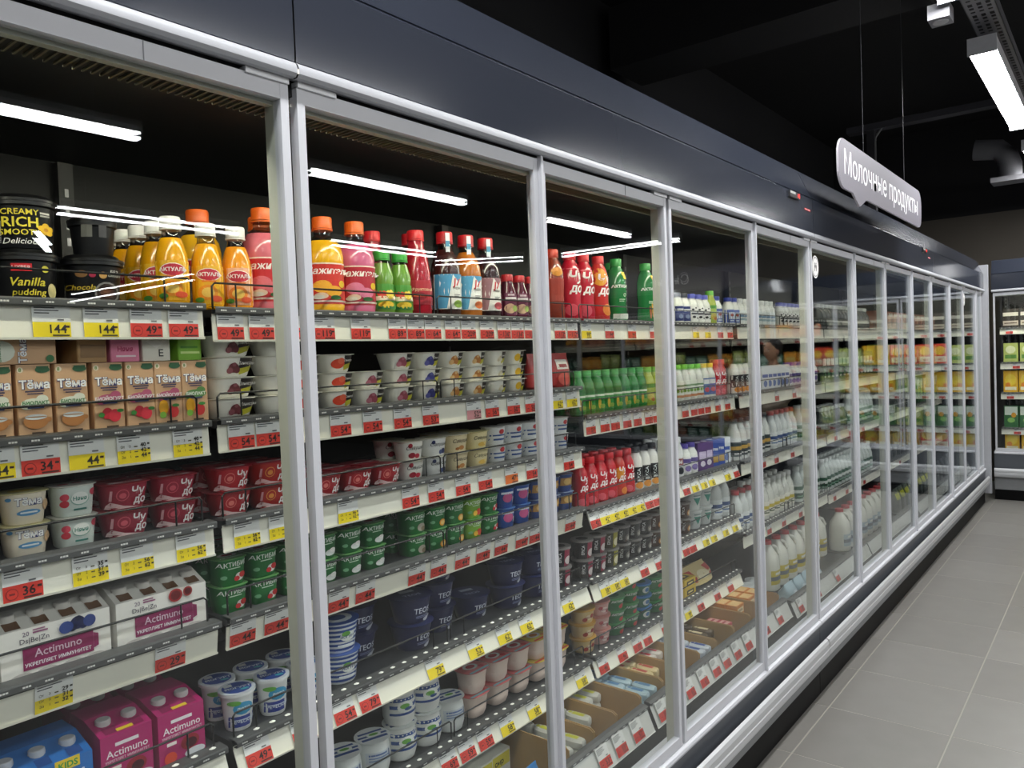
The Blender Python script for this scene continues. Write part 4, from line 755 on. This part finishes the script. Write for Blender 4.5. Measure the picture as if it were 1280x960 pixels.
tags('C', 3, [(y, 'Y', '58') for y in (2.111, 2.17, 2.231)] + R((2.371, '64'), (2.481, '64'), (2.698, '57'), (2.757, '57')) + [(y, 'Y', '59') for y in (2.874, 2.95, 3.068, 3.168)], 'fourth')
tags('C', 4, R((2.087, '46'), (2.205, '46'), (2.305, '39'), (2.377, '39'), (2.513, '41')) + [(2.699, 'Y', '99')] + R((2.811, '88'), (2.968, '88'), (3.104, '73')), 'fifth')
tags('B', 'base', R((1.748, '53'), (1.834, '53'), (1.931, '57')), 'base')
tags('C', 'base', R((2.085, '59'), (2.274, '61'), (2.375, '61'), (2.476, '37'), (2.563, '37'), (2.661, '42'), (2.765, '42'), (2.95, '48'), (3.1, '48')), 'base')
tags('D', 'base', R((3.36, '89'), (3.52, '89'), (3.6, '92'), (3.9, '95')), 'base')
for bay, idx, ys, nm in (('D', 1, (3.5, 3.75, 4.0, 4.3), 'second'), ('D', 2, (3.55, 3.72, 3.95, 4.25), 'third'), ('D', 3, (3.6, 3.8, 4.05, 4.3), 'fourth'), ('E', 2, (4.7, 5.0, 5.3), 'third'), ('E', 3, (4.65, 4.9, 5.3), 'fourth'), ('F', 3, (5.95, 6.3), 'fourth')):
    tags(bay, idx, R(*[(y, '87') for y in ys]), nm)
for i in range(5):
    for k in range(3): tags('Z%d' % k, i, R(*[(.1 + 1.24 * k + .2 * q + .05 * ((q + i) % 2), '59') for q in range(6)]), ORD[i])
def label_tags():
    G = {}
    for t in TAGS: G.setdefault(t[2], []).append((t[3], t[0], t[1]))
    for w_, L in G.items():
        L.sort(key=lambda q: q[0])
        for i, (y_, o, d) in enumerate(L):
            o['label'] = d + (' %s from left,' % NUM[i] if len(L) > 1 else ' on') + ' ' + w_; o['category'] = 'price tag'
            o['group'] = 'shelf price tags'

# ---------------------------------------------------------------- goods on the shelves
T1, T2, T3, T4, T5, T6 = [x + ' shelf' for x in ('top', 'second', 'third', 'fourth', 'fifth', 'sixth')]
a1, b1 = ZA[0] - .006, ZB[0] - .006
put('tub_vanilla', .503, a1, T1); put('tub_choc', .608, a1, T1)
put('tub_cream', .504, a1 + PR['tub_vanilla']['pitch'] + .0005, T1); put('tub_small', .615, a1 + PR['tub_choc']['pitch'] + .0005, T1, x=-.37)
put('juice_yellow', .742, a1, T1, rows=5)
put('juice_yellow', .812, b1, T1, note='beside peach one'); put('juice_peach', .876, b1, T1)
put('whey_mango', [.862], b1, T1, x=-.45, note='behind'); put('whey_pink', .95, b1, T1); put('whey_mango', 1.0, b1, T1, x=-.44, note='behind pink one')
put('whey_mango', 1.103, b1, T1, note='in front')
put('whey_rose', 1.195, b1, T1)
put('green_small', [1.262, 1.32], b1, T1); put('red_tall', 1.31, b1, T1, x=-.43, note='behind green ones'); put('red_tall', 1.385, b1, T1, note='in front')
put('j7_pink', 1.445, b1, T1, x=-.43, note='behind'); put('j7_blue', 1.495, b1, T1); put('j7_orange', 1.578, b1, T1); put('j7_pink', 1.66, b1, T1, note='in front')
put('red_small', [1.735, 1.79, 1.846], b1, T1, rows=2)
put('chudo_dark', 1.975, b1, T1); put('chudo_big', [2.072, 2.15], b1, T1); put('chudo_mango', 2.242, b1, T1)
put('aktibio_big', 2.36, b1, T1); put('aktibio_big', 2.44, b1, T1, x=-.42, note='behind'); put('white_tall', 2.49, b1, T1, x=-.44); put('aktibio_wheat', 2.57, b1, T1)
put('kefir_dark', [2.80, 2.86], b1, T1); put('kefir_cow', [2.93, 2.99, 3.05], b1, T1, rows=2); put('drink_lime', 3.11, b1, T1); put('kefir_blue', [3.17], b1, T1)
put('kefir_blue', [3.3, 3.36], b1, T1); put('kefir_white', [3.42, 3.48], b1, T1)
# second shelf: cartons and dessert cups
a2, b2 = ZA[1] - .006, ZB[1] - .006
put('tema_milk', [.432, .488, .544], a2, T2, rows=2); put('tema_rasp', [.603, .657], a2, T2, rows=2); put('tema_trop', .708, a2, T2, rows=2); put('tema_green', .759, a2, T2, rows=2)
t_ = a2 + PR['tema_milk']['pitch'] + .0004
put('box_tema', .475, t_, T2, x=-.356); put('box_kraft', .578, t_, T2, x=-.358, rz=.1); put('box_pink', .638, t_, T2, x=-.36); put('box_white', .695, t_, T2, x=-.358, rz=-.06); put('box_lime', .752, t_, T2, x=-.36, rz=.12)
put('dan_choc', .85, b2, T2, n=4); put('dan_flake', .957, b2, T2, n=4)
put('dan_red', [1.02, 1.113], b2, T2, n=3); put('dan_cherry', [1.206, 1.304], b2, T2, levels=[2, 3]); put('dan_blue', 1.399, b2, T2, n=3); put('dan_nut', [1.49, 1.58], b2, T2, n=3); put('dan_pale', 1.67, b2, T2, n=3); put('dan_lemon', 1.755, b2, T2, n=3)
put('bag_red', [1.86, 1.97], b2, T2)
# third shelf
a3, b3 = ZA[2] - .006, ZB[2] - .006
put('tema_cup', [.40, .473], a3, T3, n=2); put('rasp_cup', .547, a3, T3, n=2); put('chudo_cherry', [.632, .722], a3, T3, n=2, rows=2)
put('chudo_straw', .838, b3, T3, n=2, rows=2); put('chudo_peach', .928, b3, T3, n=2, rows=2)
put('chudo_straw', [1.065, 1.155], b3, T3, n=1, rows=4); put('chudo_straw', 1.245, b3, T3, n=1, rows=2)
put('savu_cherry', [1.33], b3, T3, n=2, rows=2); put('savu_blue', 1.413, b3, T3, n=2); put('savu_almond', 1.496, b3, T3, n=2, rows=2); put('savu_banana', 1.579, b3, T3, n=2, rows=2)
put('stripe_small', [1.66, 1.738, 1.816, 1.894, 1.972], b3, T3, n=2)
# fourth shelf
a4, b4 = ZA[3] - .006, ZB[3] - .006
put('acti_berry', .502, a4, T4); put('acti_pome', .678, a4, T4)
put('akt_straw', [.825, .897, .969], b4, T4, n=2, rows=3); put('akt_plain', [1.05, 1.121, 1.192], b4, T4, n=2, rows=2)
put('akt_musli', [1.327], b4, T4, n=2, rows=2); put('akt_orange', [1.4, 1.47], b4, T4, n=2, rows=2); put('akt_lime', [1.54], b4, T4, n=2); put('akt_straw', [1.61], b4, T4, n=2); put('blue_cup', [1.688, 1.76], b4, T4, n=2); put('blue_tan', [1.84, 1.912, 1.984], b4, T4, n=2)
# fifth shelf
a5, b5 = ZA[4] - .006, ZB[4] - .006
put('acti_blue', .475, a5, T5); put('acti_magenta', [.602, .7], a5, T5, rows=2); put('teos', .765 - .05, a5, T5, x=-.60, n=2)
put('greek', [.835, .915, .995], b5, T5, rows=2); put('striped', [1.1], b5, T5, n=2); put('teos', 1.21, b5, T5, x=-.42, n=2, note='set back'); put('teos', [1.335], b5, T5, n=2); put('teos', [1.46], b5, T5, n=3, x=-.39, note='leaning back'); put('teos', 1.59, b5, T5, x=-.38, note='single'); put('teos', [1.715, 1.84], b5, T5, n=2)
put('epica_pink', [1.96], b5, T5, n=2)
# sixth shelf
b6 = ZB[5] - .006
put('slices', [.86, .96], b6, T6, n=3); put('jar', [1.095, 1.182], b6, T6, n=1); put('stripe_jar', [1.269, 1.356], b6, T6, n=2); put('jar', [1.443], b6, T6)
put('pink_pot', [1.535, 1.63, 1.725], b6, T6, n=2); put('cream_pot', [1.82, 1.915], b6, T6, n=2)
# third bay
c2, c3, c4, c5 = [z - .006 for z in ZC[1:]]
put('drink_green', [2.075 + .058 * k for k in range(8)], c2, T2, rows=2); put('drink_lime', [2.54, 2.6], c2, T2, rows=2); put('drink_violet', [2.66, 2.72], c2, T2); put('drink_dots', [2.78, 2.84, 2.9, 2.96], c2, T2, rows=2); put('kefir_yellow', [3.02, 3.08], c2, T2); put('chudo_small', [3.14, 3.2], c2, T2)
put('chudo_small', [2.075 + .06 * k for k in range(4)], c3, T3, rows=2); put('chudo_small_orange', 2.315, c3, T3, rows=2); put('chudo_small', [2.375], c3, T3, rows=2, note='after orange one'); put('epica_drink', [2.435, 2.495, 2.555], c3, T3, rows=2)
put('white_drink', [2.64, 2.7, 2.76], c3, T3, rows=2); put('drink_purple', [2.825, 2.885], c3, T3, rows=2); put('purple_carton', [2.95, 3.01], c3, T3); put('free_carton', [3.07, 3.13], c3, T3); put('white_carton', 3.19, c3, T3)
put('epica_pink', [2.09, 2.17], c4, T4, n=2); put('epica_yellow', 2.25, c4, T4, n=2); put('epica_grey', [2.33, 2.41, 2.49], c4, T4, n=2); put('epica_brown', [2.57, 2.65, 2.73, 2.81], c4, T4, n=2); put('white_tub', [2.91, 3.01], c4, T4, n=2); put('milk_blue', [3.11, 3.19], c4, T4)
put('dessert_yellow', 2.085, c5, T5, n=3); put('dessert_pink', 2.178, c5, T5, n=3); put('akt_round', [2.275, 2.37], c5, T5, levels=[3, 4]); put('akt_round_blue', 2.465, c5, T5, n=3); put('akt_round', 2.56, c5, T5, n=3, note='right stack')
put('cheese_box', [2.68, 2.79], c5, T5, n=2); put('pastry_bag', [2.97], c5, T5, x=-.365)
# base: open cardboard trays with curd bars
TR = M('A8854E', .75, var=.08, scale=12); TRI = M('B8935A', .75, var=.08, scale=12)
def tray(y0, y1, z, h, label, x0=-.155, x1=-.5, slope=.0):
    b = B(); t = .003
    b.box(x1, x0, y0, y1, z, z + t, TRI)
    o = obj('cardboard_tray', b); o['label'] = label; o['category'] = 'tray'; o['group'] = 'open cardboard trays on the base deck'
    for y in (y0, y1 - t):
        vs = [(x0, yy, zz) for yy in (y, y + t) for zz in (z, z + h * .9)] + [(x0 - .012, yy, z + h * .96) for yy in (y, y + t)] + [(x1, yy, zz) for yy in (y, y + t) for zz in (z + h + slope, z)]
        w_ = B().add(vs, [(0, 1, 4, 6, 7), (2, 9, 8, 5, 3), (0, 2, 3, 1), (1, 3, 5, 4), (4, 5, 8, 6), (6, 8, 9, 7)], TR); obj('side_wall', w_, o)
    obj('front_wall', B().box(x0 - t, x0, y0 + t, y1 - t, z, z + h * .35, TR), o); obj('back_wall', B().box(x1, x1 + t, y0 + t, y1 - t, z, z + h + slope, TR), o)
    return o
TRY = [1.64, 1.766, 1.887, 2.028, 2.17, 2.30, 2.44, 2.58, 2.74, 2.9, 3.05, 3.22]
fill = ['bar_foil', 'bar_foil', 'bar_foil', 'bar_blue', 'bar_cream', 'bar_red', 'bar_navy', 'bar_dark', 'red_snack', 'curd_box', 'curd_box']
for k in range(11):
    y0, y1 = TRY[k] + .002, TRY[k + 1] - .002
    tray(y0, y1, .272, .14, 'open brown cardboard tray, %s from left along base deck' % NUM[k])
    key = fill[k]; p = PR[key]; cols = max(1, int((y1 - y0 - .012) / (2 * p['hw'] + .003)))
    ys = [y0 + (y1 - y0) * (c + .5) / cols for c in range(cols)]
    lift = .0035 + (.05 if key.startswith('bar') else .03)
    n = 3 if key.startswith('bar') and key != 'bar_foil' else (2 if key != 'bar_foil' else 3)
    put(key, ys, .2755, 'in %s tray' % NUM[k], n=n + 1, rows=3 if key.startswith('bar') else 2, x=-.165 - .06 * (k % 3 if k < 8 else 1), jit=.05)
put('snack_bag', 1.5, .272, 'base deck', x=-.16, rz=.1); put('snack_bag', 1.3, .272, 'base deck', x=-.2); put('carton_pack', [1.36, 1.5], .272, 'base deck', x=-.34); put('carton_pack', [1.58], .272, 'base deck', x=-.345)
put('slices', [.95, 1.06], .272, 'base deck', n=4, x=-.2)
# fourth to seventh bay: milk, kefir and food bags, front rows only
def row(key, y0, y1, z, where, step=None, n=1, rows=1, x=None):
    p = PR[key]; st = step or 2 * p['hw'] + .004; k = int((y1 - y0) / st)
    put(key, [y0 + st * (i + .5) for i in range(k)], z, where, n, rows, x)
d1, d2, d3, d4 = [z - .006 for z in ZD]
row('kefir_white', 3.54, 3.9, d1, T1); row('kefir_cow', 3.92, 4.4, d1, T1)
row('epica_drink', 3.31, 3.62, d2, T2); row('white_carton', 3.64, 4.0, d2, T2); row('drink_purple', 4.0, 4.5, d2, T2)
row('milk_dark', 3.3, 3.75, d3, T3); row('milk_blue', 3.76, 4.15, d3, T3); row('milk_green', 4.16, 4.5, d3, T3)
row('milk_blue', 3.3, 3.55, d4, T4); row('milk_yellow', 3.55, 4.1, d4, T4, rows=2); row('milk_green', 4.12, 4.5, d4, T4)
row('jug_yellow', 3.62, 4.5, .272, 'base deck', step=.125, x=-.32); put('bag_blue', [3.5, 3.62, 3.74, 3.86], .272, 'base deck', x=-.17)
row('white_tub', 3.3, 3.6, .272, 'base deck', x=-.34)
e1, e2, e3, e4 = [z - .006 for z in ZE]
row('milk_small', 4.55, 5.7, e1, T1); row('juice_green', 4.55, 5.7, e2, T2); row('milk_small', 4.55, 5.1, e3, T3, rows=2); row('milk_green', 5.1, 5.7, e3, T3)
row('milk_green', 4.55, 5.7, e4, T4, rows=2); row('jug_blue', 4.55, 5.7, .272, 'base deck', step=.122, x=-.24)
row('end_green', 5.8, 7.0, e2, T2, step=.125); row('milk_small', 5.8, 7.0, e3, T3); row('bag_dark', 5.8, 7.0, e4, T4, step=.14); row('bag_lime', 5.8, 7.0, .272, 'base deck', step=.145, x=-.24)
row('end_lime', 7.05, 7.95, e2, T2, step=.125); row('end_green', 7.05, 7.95, e3, T3, step=.125); row('bag_dark', 7.05, 7.95, e4, T4, step=.15); row('bag_dark', 7.05, 7.95, .272, 'base deck', step=.15, x=-.24)
row('end_meat', 5.8, 7.9, e1, T1, step=.16)
# cabinet across the end of the aisle
def endrow(keys, i, y0, y1, step):
    k = int((y1 - y0) / step); where = ('top', 'second', 'third', 'fourth', 'fifth')[i] + ' shelf, end cabinet'
    for j in range(k):
        put(keys[(j // 2) % len(keys)], y0 + step * (j + .5), ZEND[i] - .006, where, frame=END)
endrow(['end_dark', 'end_dark', 'end_white'], 0, .04, 1.5, .138); endrow(['end_meat', 'end_orange', 'end_dark'], 0, 1.5, 4.9, .15)
endrow(['end_lime', 'end_red', 'end_red', 'end_yellow'], 1, .04, 1.6, .13); endrow(['end_orange', 'end_teal', 'end_lime'], 1, 1.6, 4.9, .148)
endrow(['end_yellow', 'end_yellow', 'end_lime'], 2, .04, 1.6, .122); endrow(['end_pink', 'end_teal', 'end_meat'], 2, 1.6, 4.9, .148)
endrow(['end_green', 'end_green', 'end_lime'], 3, .04, 1.6, .122); endrow(['end_orange', 'end_pink', 'end_meat'], 3, 1.6, 4.9, .148)
endrow(['end_yellow', 'end_red', 'end_yellow'], 4, .04, 1.6, .13); endrow(['end_lime', 'end_teal', 'end_meat'], 4, 1.6, 4.9, .148)

# ---------------------------------------------------------------- lamps, sign, ceiling gear
def lamp(x, y0, y1, label, z=2.8, wd=.115, rot=None, e=1.0):
    L = y1 - y0; yc = (y0 + y1) / 2
    o = bpy.data.objects.new('ceiling_light', None); COL.objects.link(o); o.location = (x, yc, z); o.rotation_euler = (0, 0, rot or 0)
    o['label'] = label; o['category'] = 'lamp'; o['group'] = 'linear ceiling lights'
    h = B().box(-wd / 2, wd / 2, -L / 2, L / 2, .012, .075, M('D8DADE', .5)); obj('housing', h, o)
    d = B().extrude_y([(-wd / 2 + .004, .011), (-wd / 2 + .008, 0), (wd / 2 - .008, 0), (wd / 2 - .004, .011)], -L / 2 + .005, L / 2 - .005, M('FBFBFA', .5, emit=CEIL_E * e, var=0)); obj('diffuser', d, o)
    for s in (-1, 1):
        b = B().box(-wd / 2 - .003, wd / 2 + .003, s * L / 2 - .004, s * L / 2 + .004, -.003, .078, M('DCDEE4', .5)); obj('end_cap', b, o)
    for s in (-.35, .35): obj('hanger_wire', B().tube([(0, s * L, .075), (0, s * L, .3)], .003, M('55565A', .4, .6), 5), o)
lamp(.485, 4.31, 6.01, 'long white ceiling light right of the hanging sign'); lamp(.485, 1.9, 3.57, 'white ceiling light cut by the top edge of the picture'); lamp(.485, 6.72, 8.42, 'white ceiling light furthest along the aisle at right edge'); lamp(.485, -.5, 1.17, 'white ceiling light above the camera position')
for k, (a, c) in enumerate(((-2.3, -.6), (.6, 2.25), (3.44, 5.1), (6.29, 7.95))): lamp(3.5, a, c, 'ceiling light of the middle row, %s from the near end' % NUM[k], e=1.3, wd=.075)
for k, (a, c) in enumerate(((-.4, 1.3), (2.75, 4.45), (5.6, 7.3))): lamp(6.0, a, c, 'ceiling light of the far row, %s from the near end' % NUM[k], e=1.3, wd=.075)
for k, (x, y, L, rot) in enumerate(((4.1, 8.72, 1.75, pi / 2), (6.06, 8.25, 1.25, 1.03 - 2.09 + 1.57 + .5), (7.75, 3.3, 1.0, -1.1), (12.0, 6.15, 4.3, pi / 2))):
    lamp(x, y - L / 2, y + L / 2, 'ceiling light set crosswise, %s from the left wall' % NUM[k], rot=rot, e=1.0, wd=.075)
for k, (a, c) in enumerate(((-1.2, .45), (1.5, 3.2), (4.3, 6.0), (6.9, 8.3))): lamp(2.2, a, c, 'unseen fill light added above the aisle, %s from the near end' % NUM[k], e=.7, wd=.1)  # extra lamp row out of view, added as front fill for the shelves
def bubble(name, y0, y1, z0, z1, tail, frame, col, txt, size, label, cat='sign', tx=0.0, wires=(.25, .75)):
    pts = []; r = .075; L = y1 - y0
    for cy, cz, a0 in ((L - r, z1 - r, 0), (r, z1 - r, 90), (r, z0 + r, 180)):
        pts += [(cy + r * cos(radians(a0 + 15 * k)), cz + r * sin(radians(a0 + 15 * k))) for k in range(7)]
    pts += [(tail[0], z0), (tail[1], z0 - .045), (tail[2], z0)]
    pts += [(L - r + r * cos(radians(270 + 15 * k)), z0 + r + r * sin(radians(270 + 15 * k))) for k in range(7)]
    n = len(pts); t = .004
    b = B(); face = M(col, .55, var=.02)
    vs = [(t, y, z) for y, z in pts] + [(-t, y, z) for y, z in pts]
    vs += [(t, .5, (z0 + z1) / 2), (-t, .5, (z0 + z1) / 2)]
    b.add(vs, [(2 * n, i, (i + 1) % n) for i in range(n)] + [(2 * n + 1, n + (i + 1) % n, n + i) for i in range(n)], face); b.add(vs, [(i, n + i, n + (i + 1) % n, (i + 1) % n) for i in range(n)], M('C8C4CE', .5))
    o = obj(name, b); o.matrix_world = frame; o['label'] = label; o['category'] = cat
    zc = (z0 + z1) / 2 - size * .4
    lo = obj('lettering', art(B(), [('t', txt, L * .5 + tx, zc, size, .0, 'F6F6FA')], lambda u, v, q: (t + q, u, v)), o); lo['kind'] = 'stuff'
    for f in wires: obj('suspension_wire', B().tube([(0, L * f, z1 - .02), (0, L * f, 3.7)], .0012, M('3A3B40', .5), 5), o)
bubble('hanging_sign', 3.23, 4.8, 2.075, 2.275, (.2, .3, .42), Matrix.Translation((.12, 3.23, 0)), '625E6A', 'Молочные продукты', .098, 'lavender speech bubble sign hanging above the cabinets reading Молочные продукты', tx=-.01)
bubble('hanging_sign', 0, 1.6, 2.06, 2.28, (.2, .3, .42), Matrix.Translation((1.82, 7.25, 0)) @ Matrix.Rotation(-pi / 2, 4, 'Z'), '625E6A', 'Сыры', .1, 'lavender speech bubble sign reading Сыры, seen mirrored in the glass')
# perforated cable trays, duct, conduit
b = B().box(-.06, .06, -2.0, 9.0, 0, .004, M('8C8C90', .5)); b.box(-.062, -.058, -2, 9, 0, .05, M('5A5A5E', .5, .4)); b.box(.058, .062, -2, 9, 0, .05, M('5A5A5E', .5, .4))
o = obj('cable_tray', b, None, (.5, 0, 2.96)); o['label'] = 'grey perforated cable tray running above the aisle lights'; o['category'] = 'cable tray'
s_ = B()
for k in range(150):
    for q in (-.035, 0, .035): s_.box(q - .009, q + .009, .5 + k * .05, .53 + k * .05 - .008 * (k % 3), -.001, .0005, BLACK)
so = obj('perforation', s_, o); so['kind'] = 'stuff'
b = B().box(-.8, .5, -.05, .05, 0, .004, M('34343A', .6)); b.box(-.8, .5, -.052, -.048, 0, .05, M('34343A', .6)); b.box(-.8, .5, .048, .052, 0, .05, M('34343A', .6))
o = obj('cable_tray', b, None, (0, 6.9, 3.2)); o['label'] = 'dark cross cable tray behind the hanging sign'; o['category'] = 'cable tray'
o = obj('conduit_drop', B().box(-.03, .03, -.03, .03, 2.2, 3.2, M('2E2E32', .6)), None, (-.62, 6.9, 0)); o['label'] = 'dark square conduit post dropping behind the hanging sign'; o['category'] = 'conduit'
obj('bent_cable', B().tube([(0, 0, 3.0), (.03, 0, 3.15), (.1, 0, 3.24), (.2, 0, 3.26), (.4, 0, 3.25)], .012, M('3A3A3E', .6), 8), o)
o = obj('ceiling_duct', B().box(-1.5, 3.0, 4.25, 4.65, 3.22, 3.6, M('0E0E11', .8)), None, (0, 0, 0)); o['label'] = 'black ceiling duct crossing above the cabinets'; o['category'] = 'duct'
obj('flange', B().box(.2, .24, 4.22, 4.68, 3.19, 3.63, M('121215', .8)), o)
b = B().tube([(0, 0, 0), (0, 0, .1), (-.02, 0, .17), (-.08, 0, .24), (-.25, 0, .27)], .085, M('4C4C50', .6), 16)
o = obj('vent_pipe', b, None, (.27, 7.6, 2.78)); o['label'] = 'grey curved vent pipe above the far right light'; o['category'] = 'vent'
obj('vent_grille', B().box(-.13, .13, -.1, .1, -.04, 0, M('6A6A6E', .6)), o)
b = B().box(-.04, .04, -.05, .05, 0, .06, M('8A8A90', .5)); o = obj('ceiling_spotlight', b, None, (.42, 3.66, 2.76)); o['label'] = 'small square grey box hanging at the end of near light'; o['category'] = 'spotlight'  # spotlight body under the cable tray, gives no light
obj('lens', B().loft([(-.004, .028, .028), (0, .03, .03)], M('B8B8BC', .3), 2, 16), o)
b = B().tube([(0, -.1, 0), (0, -.06, .05), (0, 0, .07), (0, .06, .05), (0, .1, 0)], .02, BLACK, 10); o = obj('cable_loop', b, None, (.42, 8.5, 2.17)); o.rotation_euler = (0, 0, pi / 2); o['label'] = 'black cable loop lying on top of the end cabinet'; o['category'] = 'cable'

# ---------------------------------------------------------------- shopper, seen mirrored in the glass
def person(x, y, rz):
    V = [(0, 0, .92), (0, .0, 1.08), (0, .01, 1.25), (0, .02, 1.36), (0, .0, 1.42), (0, -.015, 1.5)]; R_s = [(.15, .11), (.13, .10), (.155, .11), (.12, .085), (.05, .05), (.055, .06)]
    E_ = [(0, 1), (1, 2), (2, 3), (3, 4), (4, 5)]
    def chain(root, pts, rs):
        p = root
        for q, r in zip(pts, rs):
            V.append(q); R_s.append((r, r)); E_.append((p, len(V) - 1)); p = len(V) - 1
        return p
    for s in (-1, 1):
        chain(0, [(s * .09, 0, .84), (s * .1, -.02, .48), (s * .1, .01, .1), (s * .105, -.09, .035)], [.085, .058, .04, .035])
        end = chain(3, [(s * .18, .02, 1.35), (s * .22, .03, 1.1), (s * .2, -.16, 1.0), (s * .19, -.22, 1.0)], [.05, .042, .034, .024])
        for k, (dx, L) in enumerate(((-.03, .07), (-.012, .085), (.006, .09), (.022, .08))):
            chain(end, [(s * .19 + dx, -.22 - L * .6, 1.0 + .004 * k), (s * .19 + dx, -.22 - L, .985)], [.009, .0085])
        chain(end, [(s * .19 - s * .045, -.24, 1.012), (s * .19 - s * .05, -.275, 1.005)], [.01, .009])
    me = bpy.data.meshes.new('person'); me.from_pydata(V, E_, []); o = bpy.data.objects.new('person', me); COL.objects.link(o)
    sk = o.modifiers.new('skin', 'SKIN'); sub = o.modifiers.new('smooth', 'SUBSURF'); sub.levels = 2; sub.render_levels = 2
    for v, r in zip(me.skin_vertices[0].data, R_s): v.radius = r
    me.skin_vertices[0].data[0].use_root = True
    skin = bpy.data.materials.new('clothes_and_skin'); skin.use_nodes = True; n_ = skin.node_tree
    tc_ = n_.nodes.new('ShaderNodeTexCoord'); sx = n_.nodes.new('ShaderNodeSeparateXYZ'); cr = n_.nodes.new('ShaderNodeValToRGB'); mr = n_.nodes.new('ShaderNodeMapRange'); mr.inputs['From Max'].default_value = 1.7
    n_.links.new(tc_.outputs['Object'], sx.inputs[0]); n_.links.new(sx.outputs['Z'], mr.inputs['Value']); n_.links.new(mr.outputs[0], cr.inputs[0]); n_.links.new(cr.outputs[0], n_.nodes['Principled BSDF'].inputs['Base Color'])
    cr.color_ramp.interpolation = 'CONSTANT'; e = cr.color_ramp.elements; e[0].color = rgb('2A2624'); e[1].position = .055; e[1].color = rgb('22242C')
    for p, c in ((.53, '8E8070'), (.83, 'C89878')): q = e.new(p); q.color = rgb(c)
    me.materials.append(skin); o.location = (x, y, 0); o.rotation_euler = (0, 0, rz); o.scale = (.9, .9, .9)
    o['label'] = 'person with dark hair, beige top and dark trousers by end cabinet, mirrored in glass'; o['category'] = 'person'
    hd = [(1.47, .03, .035), (1.49, .05, .06), (1.53, .066, .085), (1.58, .074, .097), (1.63, .07, .092), (1.67, .05, .066), (1.69, .02, .03)]
    b = B(); b.loft([(z, a, d) for z, a, d in hd], M('C89878', .5), 2.2, 20)
    b.add([(.0, -.012, 1.575), (.0, .012, 1.575), (-.0, 0, 1.61)], [(0, 1, 2)], M('C89878', .5))
    h = obj('head', b, o, (0, -.015, 0), -pi / 2)
    fs = side_surf([(z, a, d) for z, a, d in hd], 2.2)
    art(b2 := B(), [('d', -.028, 1.585, .011, .006, 'F0ECE6'), ('d', .028, 1.585, .011, .006, 'F0ECE6'), ('d', -.028, 1.585, .005, .005, '2A1C14'), ('d', .028, 1.585, .005, .005, '2A1C14'), ('r', -.042, 1.602, -.016, 1.607, '2A1C14'), ('r', .016, 1.602, .042, 1.607, '2A1C14'), ('d', 0, 1.525, .02, .006, 'A8605A')], fs)
    obj('face_features', b2, h)
    obj('nose', B().loft([(1.543, .014, .016), (1.552, .015, .018), (1.59, .006, .008)], M('C89878', .5), 2, 10, ox=.094), h)
    for s in (-1, 1): obj('ear', B().loft([(1.545, .008, .012), (1.575, .012, .022), (1.595, .008, .016)], M('C08C70', .5), 2, 10, oy=s * .073), h)
    obj('hair', B().loft([(1.52, .07, .05), (1.58, .08, .075), (1.64, .082, .1), (1.685, .06, .076), (1.708, .024, .03)], M('1E1612', .6, bump=.4), 2.2, 20, ox=-.025), h)
person(1.66, 7.45, .5)

label_all(); label_tags()
